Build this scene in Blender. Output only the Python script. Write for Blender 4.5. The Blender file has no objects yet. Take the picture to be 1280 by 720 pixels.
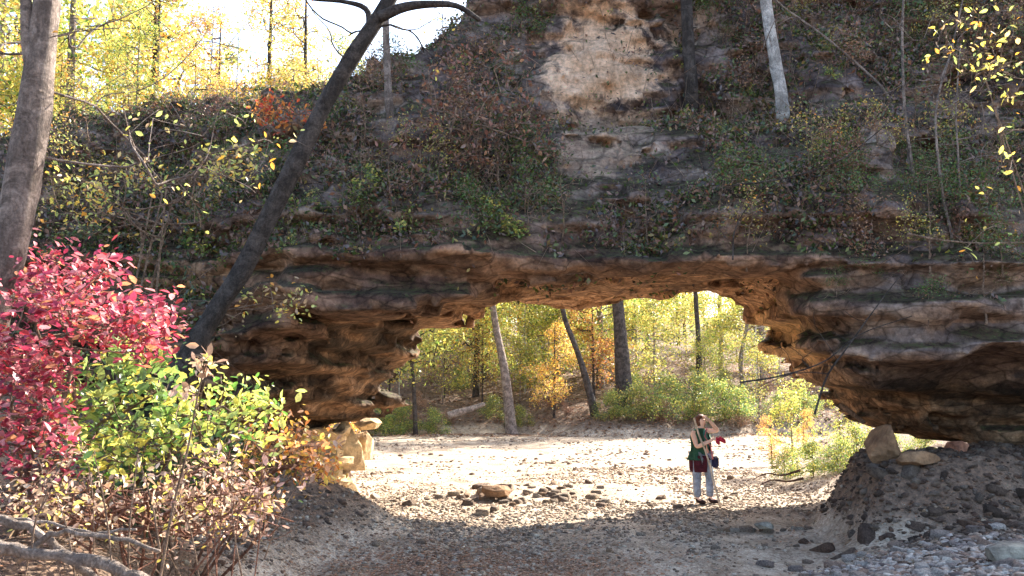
import bpy, bmesh, math, random
import numpy as np
from mathutils import Vector, Matrix
SC = bpy.context.scene
C = SC.collection
R = math.radians
rs = np.random.RandomState

# ------------------------------------------------------------------ camera
F = 1108.0; CAMZ = 2.2; TH = math.atan(129 / F)
cam = bpy.data.objects.new('camera', bpy.data.cameras.new('camera')); C.objects.link(cam)
cam.location = (0, 0, CAMZ); cam.rotation_euler = (R(90) + TH, 0, 0)
cam.data.sensor_width = 36; cam.data.lens = 36 * F / 1280
cam.data.clip_start = .05; cam.data.clip_end = 3000
SC.camera = cam
def at(px, py, D):
    u, v = (px - 640) / F, (360 - py) / F
    y = math.cos(TH) - math.sin(TH) * v; z = math.sin(TH) + math.cos(TH) * v
    return np.array([u / y * D, D, CAMZ + z / y * D])
def pix(p):
    x, y, z = p[0], p[1], p[2] - CAMZ
    d = y * math.cos(TH) + z * math.sin(TH); v = -y * math.sin(TH) + z * math.cos(TH)
    return 640 + F * x / d, 360 - F * v / d

# ------------------------------------------------------------------ light
SUN_AZ, SUN_EL = 43.0, 34.0      # azimuth to the right of +Y
SC.world = bpy.data.worlds.new('World'); SC.world.use_nodes = True
nt = SC.world.node_tree; bg = nt.nodes['Background']
sky = nt.nodes.new('ShaderNodeTexSky'); sky.sky_type = 'NISHITA'; sky.sun_disc = False
sky.sun_elevation = R(SUN_EL); sky.sun_rotation = R(SUN_AZ)
sky.air_density = 1.0; sky.dust_density = 2.5; sky.ozone_density = 1.0
nt.links.new(sky.outputs[0], bg.inputs[0]); bg.inputs[1].default_value = .15
sl = bpy.data.lights.new('sun', 'SUN'); sl.energy = 5.0; sl.angle = R(.5); sl.color = (1, .93, .82)
so = bpy.data.objects.new('sun', sl); C.objects.link(so)
sd = Vector((math.sin(R(SUN_AZ)) * math.cos(R(SUN_EL)), math.cos(R(SUN_AZ)) * math.cos(R(SUN_EL)), math.sin(R(SUN_EL))))
so.rotation_euler = sd.to_track_quat('Z', 'Y').to_euler()
SC.cycles.max_bounces = 6; SC.cycles.diffuse_bounces = 4; SC.cycles.transmission_bounces = 4; SC.cycles.glossy_bounces = 2
SC.view_settings.view_transform = 'Standard'; SC.view_settings.look = 'None'
SC.view_settings.exposure = 2.1; SC.view_settings.gamma = 1

# ------------------------------------------------------------------ noise
def sstep(a, b, t):
    t = np.clip((t - a) / (b - a), 0, 1); return t * t * (3 - 2 * t)
_perm = rs(5).rand(64, 64, 64).astype(np.float32) * 2 - 1
def vn(x, y, z, s=1.0, o=0):
    x, y, z = np.broadcast_arrays(np.asarray(x, float) / s + o * 7.3, np.asarray(y, float) / s + o * 3.7, np.asarray(z, float) / s + o * 11.1)
    xi, yi, zi = [np.floor(a).astype(np.int64) for a in (x, y, z)]
    xf, yf, zf = x - xi, y - yi, z - zi
    xf, yf, zf = [a * a * (3 - 2 * a) for a in (xf, yf, zf)]
    r = 0
    for i in (0, 1):
        for j in (0, 1):
            for k in (0, 1):
                w = (xf if i else 1 - xf) * (yf if j else 1 - yf) * (zf if k else 1 - zf)
                r = r + w * _perm[(xi + i) & 63, (yi + j) & 63, (zi + k) & 63]
    return r
def gridnoise(ax, s, seed, sz=None):
    sz = sz or (s, s, s); M = []
    for a, q in zip(ax, sz):
        t = (a - a[0]) / q; i = np.floor(t).astype(int); f = t - i; f = f * f * (3 - 2 * f)
        m = np.zeros((len(a), i.max() + 2), np.float32)
        m[np.arange(len(a)), i] += 1 - f; m[np.arange(len(a)), i + 1] += f; M.append(m)
    L = (rs(seed).rand(*[m.shape[1] for m in M]) * 2 - 1).astype(np.float32)
    L = np.tensordot(M[0], L, (1, 0)); L = np.tensordot(L, M[1], (1, 1)).transpose(0, 2, 1)
    return np.tensordot(L, M[2], (2, 1))

# ------------------------------------------------------------------ mesh helpers
def mkmesh(name, v, quads=None, tris=None, smooth=False, attrs=None):
    v = np.asarray(v, np.float32).reshape(-1, 3); me = bpy.data.meshes.new(name)
    q = np.zeros((0, 4), np.int32) if quads is None or len(quads) == 0 else np.asarray(quads, np.int32)
    t = np.zeros((0, 3), np.int32) if tris is None or len(tris) == 0 else np.asarray(tris, np.int32)
    me.vertices.add(len(v)); me.vertices.foreach_set('co', v.ravel())
    me.loops.add(len(q) * 4 + len(t) * 3); me.loops.foreach_set('vertex_index', np.concatenate([q.ravel(), t.ravel()]).astype(np.int32))
    me.polygons.add(len(q) + len(t))
    ls = np.concatenate([np.arange(len(q)) * 4, len(q) * 4 + np.arange(len(t)) * 3]).astype(np.int32)
    me.polygons.foreach_set('loop_start', ls)
    if smooth: me.polygons.foreach_set('use_smooth', np.ones(len(q) + len(t), bool))
    me.update(calc_edges=True)
    for k, a in (attrs or {}).items():
        at_ = me.attributes.new(k, 'FLOAT', 'POINT'); at_.data.foreach_set('value', np.asarray(a, np.float32))
    return me
def link(name, me, mat=None, parent=None, loc=None):
    o = bpy.data.objects.new(name, me); C.objects.link(o)
    if mat and me and not len(me.materials): me.materials.append(mat)
    if parent: o.parent = parent
    if loc is not None: o.location = loc
    return o
def tag(o, label=None, cat=None, group=None, kind=None):
    if label: o['label'] = label
    if cat: o['category'] = cat
    if group: o['group'] = group
    if kind: o['kind'] = kind
    return o
def thing(name, label, cat, loc=(0, 0, 0), rz=0, group=None, sc=1):
    o = bpy.data.objects.new(name, None); C.objects.link(o); o.location = tuple(float(a) for a in loc); o.rotation_euler = (0, 0, rz)
    o.scale = (sc,) * 3; o.empty_display_size = .2
    return tag(o, label, cat, group)
def dup(root, loc, rz=0, sc=1, label=None, group=None):
    r = root.copy(); C.objects.link(r); r.location = tuple(float(a) for a in loc); r.rotation_euler = (0, 0, rz); r.scale = (sc,) * 3
    if label: r['label'] = label
    if group: r['group'] = group
    for ch in root.children:
        c = ch.copy(); C.objects.link(c); c.parent = r
    return r

class Geo:
    def __init__(s): s.v = []; s.q = []; s.t = []; s.a = []; s.n = 0
    def add(s, v, q=None, t=None, a=0):
        v = np.asarray(v, float).reshape(-1, 3)
        if q is not None and len(q): s.q.append(np.asarray(q) + s.n)
        if t is not None and len(t): s.t.append(np.asarray(t) + s.n)
        s.v.append(v); s.a.append(np.full(len(v), a) if np.isscalar(a) else np.asarray(a)); s.n += len(v)
    def mesh(s, name, smooth=False, off=None):
        v = np.concatenate(s.v) if s.v else np.zeros((0, 3))
        if off is not None: v = v - np.asarray(off)
        return mkmesh(name, v, np.concatenate(s.q) if s.q else None, np.concatenate(s.t) if s.t else None, smooth, {'rnd': np.concatenate(s.a)} if s.a else None)

def tube(g, pts, rad, n=6, rough=0, rng=None, a=0):
    pts = np.asarray(pts, float); m = len(pts)
    if m < 2: return
    rad = np.broadcast_to(np.asarray(rad, float), (m,))
    T = np.gradient(pts, axis=0); T /= np.linalg.norm(T, axis=1)[:, None] + 1e-9
    up = np.array([0, 0, 1.]) if abs(T[0][2]) < .9 else np.array([1., 0, 0])
    u = np.cross(T[0], up); u /= np.linalg.norm(u); U = []
    for i in range(m):
        u = u - T[i] * u.dot(T[i]); u /= np.linalg.norm(u) + 1e-9; U.append(u)
    U = np.array(U); W = np.cross(T, U)
    an = np.arange(n) * 2 * math.pi / n
    rr = rad[:, None] * np.ones((m, n))
    if rough:
        rr = rr * (1 + rough * (vn(np.cos(an)[None] * 1.5, np.sin(an)[None] * 1.5, np.arange(m)[:, None] * .35, 1, 3)))
    V = pts[:, None] + rr[..., None] * (np.cos(an)[None, :, None] * U[:, None] + np.sin(an)[None, :, None] * W[:, None])
    i = np.arange(m - 1)[:, None] * n; j = np.arange(n)[None]; k = (j + 1) % n
    q = np.stack([i + j, i + k, i + n + k, i + n + j], -1).reshape(-1, 4)
    V = np.concatenate([V.reshape(-1, 3), pts[-1:] + T[-1:] * rad[-1] * .5])
    t = [[(m - 1) * n + b, (m - 1) * n + (b + 1) % n, m * n] for b in range(n)]
    g.add(V, q, t, a)
def smoothpath(P, n=24):
    P = np.asarray(P, float); k = len(P); t = np.linspace(0, k - 1, n); out = []
    Pe = np.concatenate([2 * P[:1] - P[1:2], P, 2 * P[-1:] - P[-2:-1]])
    for s in t:
        i = min(int(s), k - 2); f = s - i; a, b, c, d = Pe[i:i + 4]
        out.append(.5 * ((2 * b) + (-a + c) * f + (2 * a - 5 * b + 4 * c - d) * f * f + (-a + 3 * b - 3 * c + d) * f ** 3))
    return np.array(out)

def leaves(g, rng, P, size, up=.6, shape=6, asp=.5, rnd=None, nrm=None, jit=.35):
    P = np.asarray(P, float); n = len(P)
    if n == 0: return
    N = rng.normal(size=(n, 3)); N /= np.linalg.norm(N, axis=1)[:, None]
    N = N * (1 - up) + (np.array([0, 0, 1.]) if nrm is None else nrm) * up; N /= np.linalg.norm(N, axis=1)[:, None] + 1e-9
    A = rng.normal(size=(n, 3)); A -= N * (A * N).sum(1)[:, None]; A /= np.linalg.norm(A, axis=1)[:, None] + 1e-9
    B = np.cross(N, A); s = (size * (1 + jit * rng.uniform(-1, 1, n)))[:, None, None]
    fold = rng.uniform(.05, .5, n)[:, None]; curl = rng.uniform(-.25, .35, n)[:, None]
    w = asp * rng.uniform(.75, 1.2, n)[:, None]
    def pt(a, b, c): return A * a + B * b + N * c
    if shape == 4:
        V = np.stack([pt(-.5, 0, 0), pt(0, w * .5, fold * w * .5), pt(.5, 0, -curl * .3), pt(0, -w * .5, fold * w * .5)], 1)
        Q = np.array([[0, 1, 2, 3]])
    else:
        V = np.stack([pt(-.5, 0, 0), pt(-.2, w * .46, fold * w * .5), pt(.16, w * .42, fold * w * .4 - curl * .1), pt(.5, 0, -curl * .5),
                      pt(.16, -w * .42, fold * w * .4 - curl * .1), pt(-.2, -w * .46, fold * w * .5)], 1)
        Q = np.array([[0, 1, 2, 3], [0, 3, 4, 5]])
    V = P[:, None] + V * s; k = V.shape[1]
    q = (Q[None] + (np.arange(n) * k)[:, None, None]).reshape(-1, 4)
    r = rng.rand(n) if rnd is None else rnd
    g.add(V.reshape(-1, 3), q, None, np.repeat(r, k))

def plant(rng, trunk, trad, targets, tipr=.004, wob=.12, sag=0., step=4, side=5, tside=9, rough=.12, g=None, texp=.45):
    """trunk path + branches grown to the target points; returns geo and the twig points"""
    g = g or Geo(); trunk = np.asarray(trunk, float); m = len(trunk)
    tube(g, trunk, trad, tside, rough)
    nodes = [p for p in trunk]; par = [-1] + list(range(m - 1)); istr = m
    targets = np.asarray(targets, float).reshape(-1, 3)
    dtr = np.min(np.linalg.norm(targets[:, None] - trunk[None], axis=2), axis=1) if len(targets) else np.zeros(0)
    chains = []
    for ti in np.argsort(dtr):
        t = targets[ti]; N = np.array(nodes); d = N - t
        dd = np.linalg.norm(d, axis=1) + .6 * np.maximum(d[:, 2], 0) + .25 * (np.arange(len(N)) < istr * .25) * 4
        a = int(np.argmin(dd)); s = N[a]; L = np.linalg.norm(t - s)
        if L < 1e-3: continue
        k = max(2, step); ch = [a]; mid = rng.normal(size=3) * wob * L
        for j in range(1, k + 1):
            f = j / k; b = math.sin(math.pi * f)
            p = s + (t - s) * f + mid * b + rng.normal(size=3) * wob * .25 * L / k; p[2] -= sag * b * L
            nodes.append(p); par.append(ch[-1]); ch.append(len(nodes) - 1)
        chains.append(ch)
    cnt = np.zeros(len(nodes))
    for ch in chains: cnt[ch[-1]] += 1
    for i in range(len(nodes) - 1, istr - 1, -1):
        if par[i] >= 0: cnt[par[i]] += cnt[i]
    rr = tipr * np.maximum(cnt, 1) ** texp; N = np.array(nodes)
    for ch in chains:
        r = rr[ch].copy()
        r[0] = rr[ch[1]] * 1.15
        tube(g, N[ch], r, side)
    tw = np.array([N[i] for ch in chains for i in ch[1:] if cnt[i] <= 3]).reshape(-1, 3)
    return g, tw
def blobs(rng, n, cs):
    """points in a union of ellipsoids [(centre, radii, weight)]"""
    w = np.array([c[2] for c in cs], float); k = rng.choice(len(cs), n, p=w / w.sum())
    d = rng.normal(size=(n, 3)); d /= np.linalg.norm(d, axis=1)[:, None]; d *= rng.rand(n)[:, None] ** .45
    return np.array([cs[i][0] for i in k]) + d * np.array([cs[i][1] for i in k])
def around(rng, P, k, spread):
    P = np.repeat(np.asarray(P), k, axis=0); return P + rng.normal(size=P.shape) * spread

# ------------------------------------------------------------------ materials
def mat(name):
    m = bpy.data.materials.new(name); m.use_nodes = True; t = m.node_tree; t.nodes.clear()
    return m, t, t.nodes.new('ShaderNodeOutputMaterial')
def N_(t, ty, **k):
    n = t.nodes.new(ty)
    for a, b in k.items():
        if a.startswith('i_'): n.inputs[int(a[2:])].default_value = b
        else: setattr(n, a, b)
    return n
def ramp(t, fac, cols, const=False):
    r = t.nodes.new('ShaderNodeValToRGB'); e = r.color_ramp.elements
    while len(e) < len(cols): e.new(.5)
    for i, (p, c) in enumerate(cols): e[i].position = p; e[i].color = (*c, 1) if len(c) == 3 else c
    if const: r.color_ramp.interpolation = 'CONSTANT'
    t.links.new(fac, r.inputs[0]); return r.outputs[0]
def noise(t, vec, scale, detail=6, rough=.6, dist=0):
    n = t.nodes.new('ShaderNodeTexNoise'); n.inputs['Scale'].default_value = scale; n.inputs['Detail'].default_value = detail
    n.inputs['Roughness'].default_value = rough; n.inputs['Distortion'].default_value = dist
    t.links.new(vec, n.inputs['Vector']); return n.outputs['Fac']
def mixc(t, fac, a, b, mode='MIX'):
    n = t.nodes.new('ShaderNodeMix'); n.data_type = 'RGBA'; n.blend_type = mode
    for s, k in ((fac, 0), (a, 6), (b, 7)):
        if isinstance(s, (float, int)): n.inputs[k].default_value = s
        elif isinstance(s, tuple): n.inputs[k].default_value = (*s, 1)
        else: t.links.new(s, n.inputs[k])
    return n.outputs[2]
def mth(t, op, a, b=None, clamp=False):
    n = t.nodes.new('ShaderNodeMath'); n.operation = op; n.use_clamp = clamp
    for s, k in ((a, 0), (b, 1)):
        if s is None: continue
        if isinstance(s, (float, int)): n.inputs[k].default_value = s
        else: t.links.new(s, n.inputs[k])
    return n.outputs[0]
def mapping(t, vec, sc):
    n = t.nodes.new('ShaderNodeMapping'); n.inputs['Scale'].default_value = sc; t.links.new(vec, n.inputs[0]); return n.outputs[0]
def bump(t, h, dist, strength=1.0, prev=None):
    n = t.nodes.new('ShaderNodeBump'); n.inputs['Distance'].default_value = dist; n.inputs['Strength'].default_value = strength
    t.links.new(h, n.inputs['Height'])
    if prev: t.links.new(prev, n.inputs['Normal'])
    return n.outputs[0]
def finish(t, out, col, nrm=None, rough=.9, spec=.2):
    p = t.nodes.new('ShaderNodeBsdfPrincipled'); p.inputs['Roughness'].default_value = rough; p.inputs['Specular IOR Level'].default_value = spec
    if isinstance(col, tuple): p.inputs['Base Color'].default_value = (*col, 1)
    else: t.links.new(col, p.inputs['Base Color'])
    if nrm: t.links.new(nrm, p.inputs['Normal'])
    t.links.new(p.outputs[0], out.inputs[0]); return p

def leafmat(name, cols, trans=.5):
    m, t, out = mat(name)
    a = N_(t, 'ShaderNodeAttribute', attribute_name='rnd')
    oi = N_(t, 'ShaderNodeObjectInfo')
    f = mth(t, 'FRACT', mth(t, 'ADD', a.outputs['Fac'], mth(t, 'MULTIPLY', oi.outputs['Random'], .0)))
    c = ramp(t, f, [(i / len(cols), k) for i, k in enumerate(cols)], True)
    g = N_(t, 'ShaderNodeNewGeometry'); nz = noise(t, g.outputs['Position'], 40, 2)
    c = mixc(t, 1.0, c, ramp(t, nz, [(.3, (.7,) * 3), (.7, (1.2,) * 3)]), 'MULTIPLY')
    hs = N_(t, 'ShaderNodeHueSaturation'); t.links.new(c, hs.inputs['Color'])
    t.links.new(mth(t, 'ADD', mth(t, 'MULTIPLY', oi.outputs['Random'], .03), .485), hs.inputs['Hue'])
    t.links.new(mth(t, 'ADD', mth(t, 'MULTIPLY', oi.outputs['Random'], .35), .85), hs.inputs['Value']); c = hs.outputs[0]
    d = N_(t, 'ShaderNodeBsdfDiffuse'); tr = N_(t, 'ShaderNodeBsdfTranslucent'); gl = N_(t, 'ShaderNodeBsdfGlossy'); gl.inputs['Roughness'].default_value = .42
    t.links.new(c, d.inputs[0]); t.links.new(c, tr.inputs[0])
    mx = N_(t, 'ShaderNodeMixShader'); mx.inputs[0].default_value = trans; t.links.new(d.outputs[0], mx.inputs[1]); t.links.new(tr.outputs[0], mx.inputs[2])
    m2 = N_(t, 'ShaderNodeMixShader'); m2.inputs[0].default_value = .05; t.links.new(mx.outputs[0], m2.inputs[1]); t.links.new(gl.outputs[0], m2.inputs[2])
    t.links.new(m2.outputs[0], out.inputs[0]); return m
def barkmat(name, a, b, sc=6., patch=None):
    m, t, out = mat(name); tc = N_(t, 'ShaderNodeTexCoord'); o = tc.outputs['Object']
    st = mapping(t, o, (1, 1, .22)); n1 = noise(t, st, sc * 4, 8, .75, .4); n2 = noise(t, o, sc * .9, 7, .7, .6)
    c = ramp(t, n1, [(.3, a), (.7, b)])
    c = mixc(t, ramp(t, n2, [(.45, (0, 0, 0)), (.6, (1, 1, 1))]), c, patch or tuple(x * 1.5 for x in b))
    c = mixc(t, 1.0, c, ramp(t, noise(t, o, sc * 9, 5, .7), [(.3, (.55,) * 3), (.7, (1.35,) * 3)]), 'MULTIPLY')
    finish(t, out, c, bump(t, n1, .14, 1.0, bump(t, n2, .06, .8))); return m
YEL = (.8, .52, .1); YEL2 = (.72, .58, .12); LIM = (.5, .53, .14); GRN = (.13, .24, .04); DGR = (.05, .1, .025)
ORA = (.72, .30, .05); RED = (.46, .05, .05); PNK = (.62, .21, .21); BRN = (.2, .1, .05); TAN = (.5, .33, .2); MAR = (.3, .03, .06)
M = {}
M['yellow'] = leafmat('leaf_yellow', [YEL, YEL2, LIM, YEL2, ORA, LIM, TAN, (.34, .4, .12), (.7, .5, .2)])
M['orange'] = leafmat('leaf_orange', [ORA, YEL, YEL2, (.8, .42, .15), TAN])
M['lime'] = leafmat('leaf_lime', [LIM, YEL2, LIM, GRN, (.55, .6, .12), YEL2])
M['green'] = leafmat('leaf_green', [(.14, .22, .06), LIM, (.22, .32, .08), (.1, .17, .05), (.32, .4, .1), YEL2])
M['dark'] = leafmat('leaf_dark', [DGR, (.08, .14, .04), GRN, (.1, .12, .04), BRN], .3)
M['red'] = leafmat('leaf_red', [RED, PNK, MAR, (.62, .1, .13), (.7, .3, .3), (.45, .05, .09), RED, (.66, .3, .14), PNK, (.3, .05, .1)], .5)
M['skyline_red'] = leafmat('leaf_orange_red', [(.62, .1, .04), (.7, .25, .06), (.5, .06, .04), (.35, .2, .08), (.72, .34, .12)], .5)
M['brown'] = leafmat('leaf_brown', [BRN, (.3, .16, .08), (.32, .12, .07), (.24, .16, .1), (.38, .16, .08)], .3)
M['maroon'] = leafmat('leaf_maroon', [(.26, .12, .08), BRN, (.34, .15, .09), (.2, .1, .07), (.46, .26, .14), (.28, .18, .13)], .35)
M['dried'] = leafmat('leaf_dried', [TAN, (.55, .36, .28), (.42, .26, .2), YEL2, (.35, .2, .13), (.62, .46, .34)], .4)
M['cliffmix'] = leafmat('leaf_cliff', [(.08, .06, .05), (.05, .04, .03), (.26, .15, .1), (.4, .26, .17), (.16, .11, .09), (.1, .17, .04), (.05, .09, .03), (.3, .15, .08), (.18, .22, .06), (.22, .17, .15), (.07, .1, .035), (.42, .34, .1), (.12, .2, .05)], .35)
M['litter'] = leafmat('leaf_litter', [BRN, (.3, .17, .1), (.36, .22, .14), (.42, .2, .1), (.22, .13, .09), (.5, .34, .22)], .15)
M['bark_grey'] = barkmat('bark_grey', (.12, .09, .075), (.34, .27, .23), 5)
M['bark_dark'] = barkmat('bark_dark', (.03, .025, .022), (.1, .082, .072), 5)
M['bark_pale'] = barkmat('bark_pale', (.3, .27, .25), (.6, .56, .52), 5)
M['twig'] = barkmat('twig_brown', (.16, .1, .07), (.4, .28, .2), 9)
M['twig_red'] = barkmat('twig_red', (.22, .09, .06), (.36, .18, .12), 9)
M['wood_bleached'] = barkmat('wood_bleached', (.2, .15, .12), (.48, .38, .31), 7)

# rock of the bridge
def rockmat(name, bare=False):
    m, t, out = mat(name); g = N_(t, 'ShaderNodeNewGeometry'); P = g.outputs['Position']
    sx = N_(t, 'ShaderNodeSeparateXYZ'); t.links.new(P, sx.inputs[0]); sn = N_(t, 'ShaderNodeSeparateXYZ'); t.links.new(g.outputs['Normal'], sn.inputs[0])
    big = noise(t, P, .55, 5, .6, .4); mid = noise(t, P, 2.2, 8, .65, .3); fine = noise(t, P, 11, 8, .7)
    nza = mth(t, 'MINIMUM', mth(t, 'ADD', .4, mth(t, 'MULTIPLY', mth(t, 'SUBTRACT', mth(t, 'ABSOLUTE', sn.outputs[2]), .2), 1.6, True)), 1.0)
    iso = noise(t, mapping(t, P, (3.2, 5.5, 4.5)), 1.0, 10, .78); lay = noise(t, mapping(t, P, (1.1, 1.1, 7)), 1.0, 10, .72)
    strata = mth(t, 'ADD', mth(t, 'MULTIPLY', iso, nza), mth(t, 'MULTIPLY', lay, mth(t, 'SUBTRACT', 1.0, nza)))
    wv = N_(t, 'ShaderNodeVectorMath', operation='ADD'); t.links.new(P, wv.inputs[0])
    wn = N_(t, 'ShaderNodeTexNoise'); wn.inputs['Scale'].default_value = 1.7; wn.inputs['Detail'].default_value = 5; t.links.new(P, wn.inputs['Vector'])
    ws = N_(t, 'ShaderNodeVectorMath', operation='SCALE'); ws.inputs['Scale'].default_value = .2; t.links.new(wn.outputs['Color'], ws.inputs[0]); t.links.new(ws.outputs[0], wv.inputs[1])
    vc = N_(t, 'ShaderNodeTexVoronoi'); vc.inputs['Scale'].default_value = 1.0; t.links.new(mapping(t, wv.outputs[0], (1.4, 2.6, 4)), vc.inputs['Vector'])
    ve = N_(t, 'ShaderNodeTexVoronoi', feature='DISTANCE_TO_EDGE'); ve.inputs['Scale'].default_value = 1.0; t.links.new(mapping(t, wv.outputs[0], (1.4, 2.6, 4)), ve.inputs['Vector'])
    vf = N_(t, 'ShaderNodeTexVoronoi'); vf.inputs['Scale'].default_value = 1.0; t.links.new(mapping(t, wv.outputs[0], (5, 8, 8)), vf.inputs['Vector'])
    crack = ramp(t, ve.outputs['Distance'], [(.0, (0, 0, 0)), (.06, (1, 1, 1))])
    blk = mth(t, 'ADD', mth(t, 'MULTIPLY', vc.outputs['Color'], .6), mth(t, 'MULTIPLY', vf.outputs['Color'], .5))
    base = ramp(t, mid, [(.3, (.13, .105, .1)), (.48, (.26, .22, .21)), (.62, (.42, .365, .34)), (.75, (.54, .48, .45))])
    stain = ramp(t, big, [(.42, (.5, .47, .5)), (.6, (1.15, 1.05, .95))])
    base = mixc(t, 1.0, base, stain, 'MULTIPLY')
    lip = mth(t, 'MULTIPLY', mth(t, 'MULTIPLY', mth(t, 'SUBTRACT', 5.0, sx.outputs[2]), 1.4, True), mth(t, 'MULTIPLY', mth(t, 'SUBTRACT', 5.6, sx.outputs[0]), .8, True))
    base = mixc(t, mth(t, 'MULTIPLY', lip, .85), base, mixc(t, 1.0, base, (1.0, .7, .5), 'MULTIPLY'))
    # iron-coloured clean limestone on the underside and in the opening
    under = mth(t, 'MULTIPLY', mth(t, 'SUBTRACT', .12, sn.outputs[2]), 3.0, True)
    low = mth(t, 'MULTIPLY', mth(t, 'MULTIPLY', mth(t, 'SUBTRACT', 4.6, sx.outputs[2]), 2.2, True), mth(t, 'MULTIPLY', mth(t, 'SUBTRACT', mth(t, 'ADD', sx.outputs[1], mth(t, 'MULTIPLY', mid, 1.2)), 14.8), 1.6, True))
    tan = ramp(t, mth(t, 'ADD', mth(t, 'MULTIPLY', noise(t, mapping(t, P, (1.6, 1.8, 5)), 1.0, 9, .7), .35), mth(t, 'MULTIPLY', noise(t, mapping(t, P, (4, 5, 6)), 1.0, 9, .75), .65)), [(.32, (.13, .075, .05)), (.46, (.36, .22, .13)), (.54, (.52, .33, .2)), (.66, (.7, .5, .33))])
    tan = mixc(t, 1.0, tan, ramp(t, mid, [(.35, (.45, .4, .4)), (.55, (1.1, 1.05, 1))]), 'MULTIPLY')
    lowc = mixc(t, mth(t, 'MULTIPLY', low, .8), base, tan)
    c = mixc(t, mth(t, 'MULTIPLY', under, mth(t, 'MAXIMUM', low, .35)), lowc, tan)
    # dark beds, plus overhang shade painted into the abutment recesses
    bed = ramp(t, noise(t, mapping(t, P, (.5, .5, 2.6)), 1, 5, .6), [(.42, (0, 0, 0)), (.55, (1, 1, 1))])
    abl = mth(t, 'MULTIPLY', mth(t, 'SUBTRACT', -1.2, sx.outputs[0]), 1.2, True)
    abr = mth(t, 'MULTIPLY', mth(t, 'SUBTRACT', sx.outputs[0], 5.4), 1.5, True)
    abr = mth(t, 'MULTIPLY', abr, mth(t, 'MULTIPLY', mth(t, 'SUBTRACT', 2.6, sx.outputs[2]), 4.0, True)); abl = mth(t, 'MULTIPLY', abl, mth(t, 'MULTIPLY', mth(t, 'SUBTRACT', sx.outputs[1], 14.4), 2.0, True))
    ab = mth(t, 'MULTIPLY', mth(t, 'MAXIMUM', abl, abr), mth(t, 'MULTIPLY', mth(t, 'SUBTRACT', 4.4, sx.outputs[2]), 1.5, True))
    c = mixc(t, mth(t, 'MULTIPLY', ab, mth(t, 'ADD', mth(t, 'MULTIPLY', bed, .55), .3)), c, (.045, .034, .026))
    # bare tan scar high on the face
    def blob(cx, cz, rx, rz):
        a = mth(t, 'DIVIDE', mth(t, 'SUBTRACT', sx.outputs[0], cx), rx); b = mth(t, 'DIVIDE', mth(t, 'SUBTRACT', sx.outputs[2], cz), rz)
        d = mth(t, 'SQRT', mth(t, 'ADD', mth(t, 'MULTIPLY', a, a), mth(t, 'MULTIPLY', b, b)))
        e = mth(t, 'ADD', mth(t, 'MULTIPLY', mth(t, 'SUBTRACT', big, .5), 1.6), mth(t, 'MULTIPLY', mth(t, 'SUBTRACT', mid, .5), 1.8))
        return mth(t, 'MULTIPLY', mth(t, 'SUBTRACT', mth(t, 'ADD', e, 1.0), d), 4.0, True)
    vstk = noise(t, mapping(t, P, (3, 3, .9)), 1.0, 7, .7, .8)
    scar = ramp(t, vstk, [(.28, (.32, .18, .11)), (.4, (.58, .38, .25)), (.65, (.74, .52, .37))])
    s = mth(t, 'MAXIMUM', blob(2.0, 8.75, 1.45, 1.35), mth(t, 'MULTIPLY', .45, mth(t, 'MAXIMUM', blob(1.5, 6.4, .8, .6), blob(1.9, 7.4, 1.0, .5))))
    c = mixc(t, mth(t, 'MULTIPLY', s, .9), c, scar)
    c = mixc(t, mth(t, 'MULTIPLY', mth(t, 'MULTIPLY', blob(5.5, 3.25, .55, .75), mth(t, 'MULTIPLY', mth(t, 'SUBTRACT', sx.outputs[1], 14.8), 2.0, True)), .85), c, (.62, .4, .2))  # orange bounce light painted into the right jamb of the opening
    # moss and soil where it lies flat
    flat = mth(t, 'MULTIPLY', mth(t, 'SUBTRACT', sn.outputs[2], .3), 2.5, True)
    soil = ramp(t, fine, [(.35, (.05, .038, .03)), (.5, (.11, .08, .055)), (.6, (.06, .08, .03)), (.72, (.17, .12, .08))])
    c = mixc(t, mth(t, 'MULTIPLY', flat, mth(t, 'SUBTRACT', 1.0, s)), c, soil)
    c = mixc(t, 1.0, c, ramp(t, fine, [(.3, (.5,) * 3), (.7, (1.45,) * 3)]), 'MULTIPLY')
    c = mixc(t, 1.0, c, ramp(t, mth(t, 'MULTIPLY', mth(t, 'ADD', blk, mth(t, 'MULTIPLY', s, .8)), mth(t, 'SUBTRACT', 1.0, mth(t, 'MULTIPLY', s, .4))), [(.2, (.55, .53, .52)), (.9, (1.5, 1.46, 1.4))]), 'MULTIPLY')
    c = mixc(t, mth(t, 'SUBTRACT', .7, mth(t, 'MULTIPLY', s, .5)), c, ramp(t, crack, [(0, (.3, .27, .25)), (1, (1, 1, 1))]), 'MULTIPLY')
    nb = bump(t, blk, .1, .9); nb = bump(t, iso, .09, .8, nb); nb = bump(t, lay, .03, .6, nb); nb = bump(t, mid, .14, .8, nb); nb = bump(t, fine, .07, 1.0, nb)
    finish(t, out, c, nb); return m
M['rock'] = rockmat('limestone_cliff')
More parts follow.
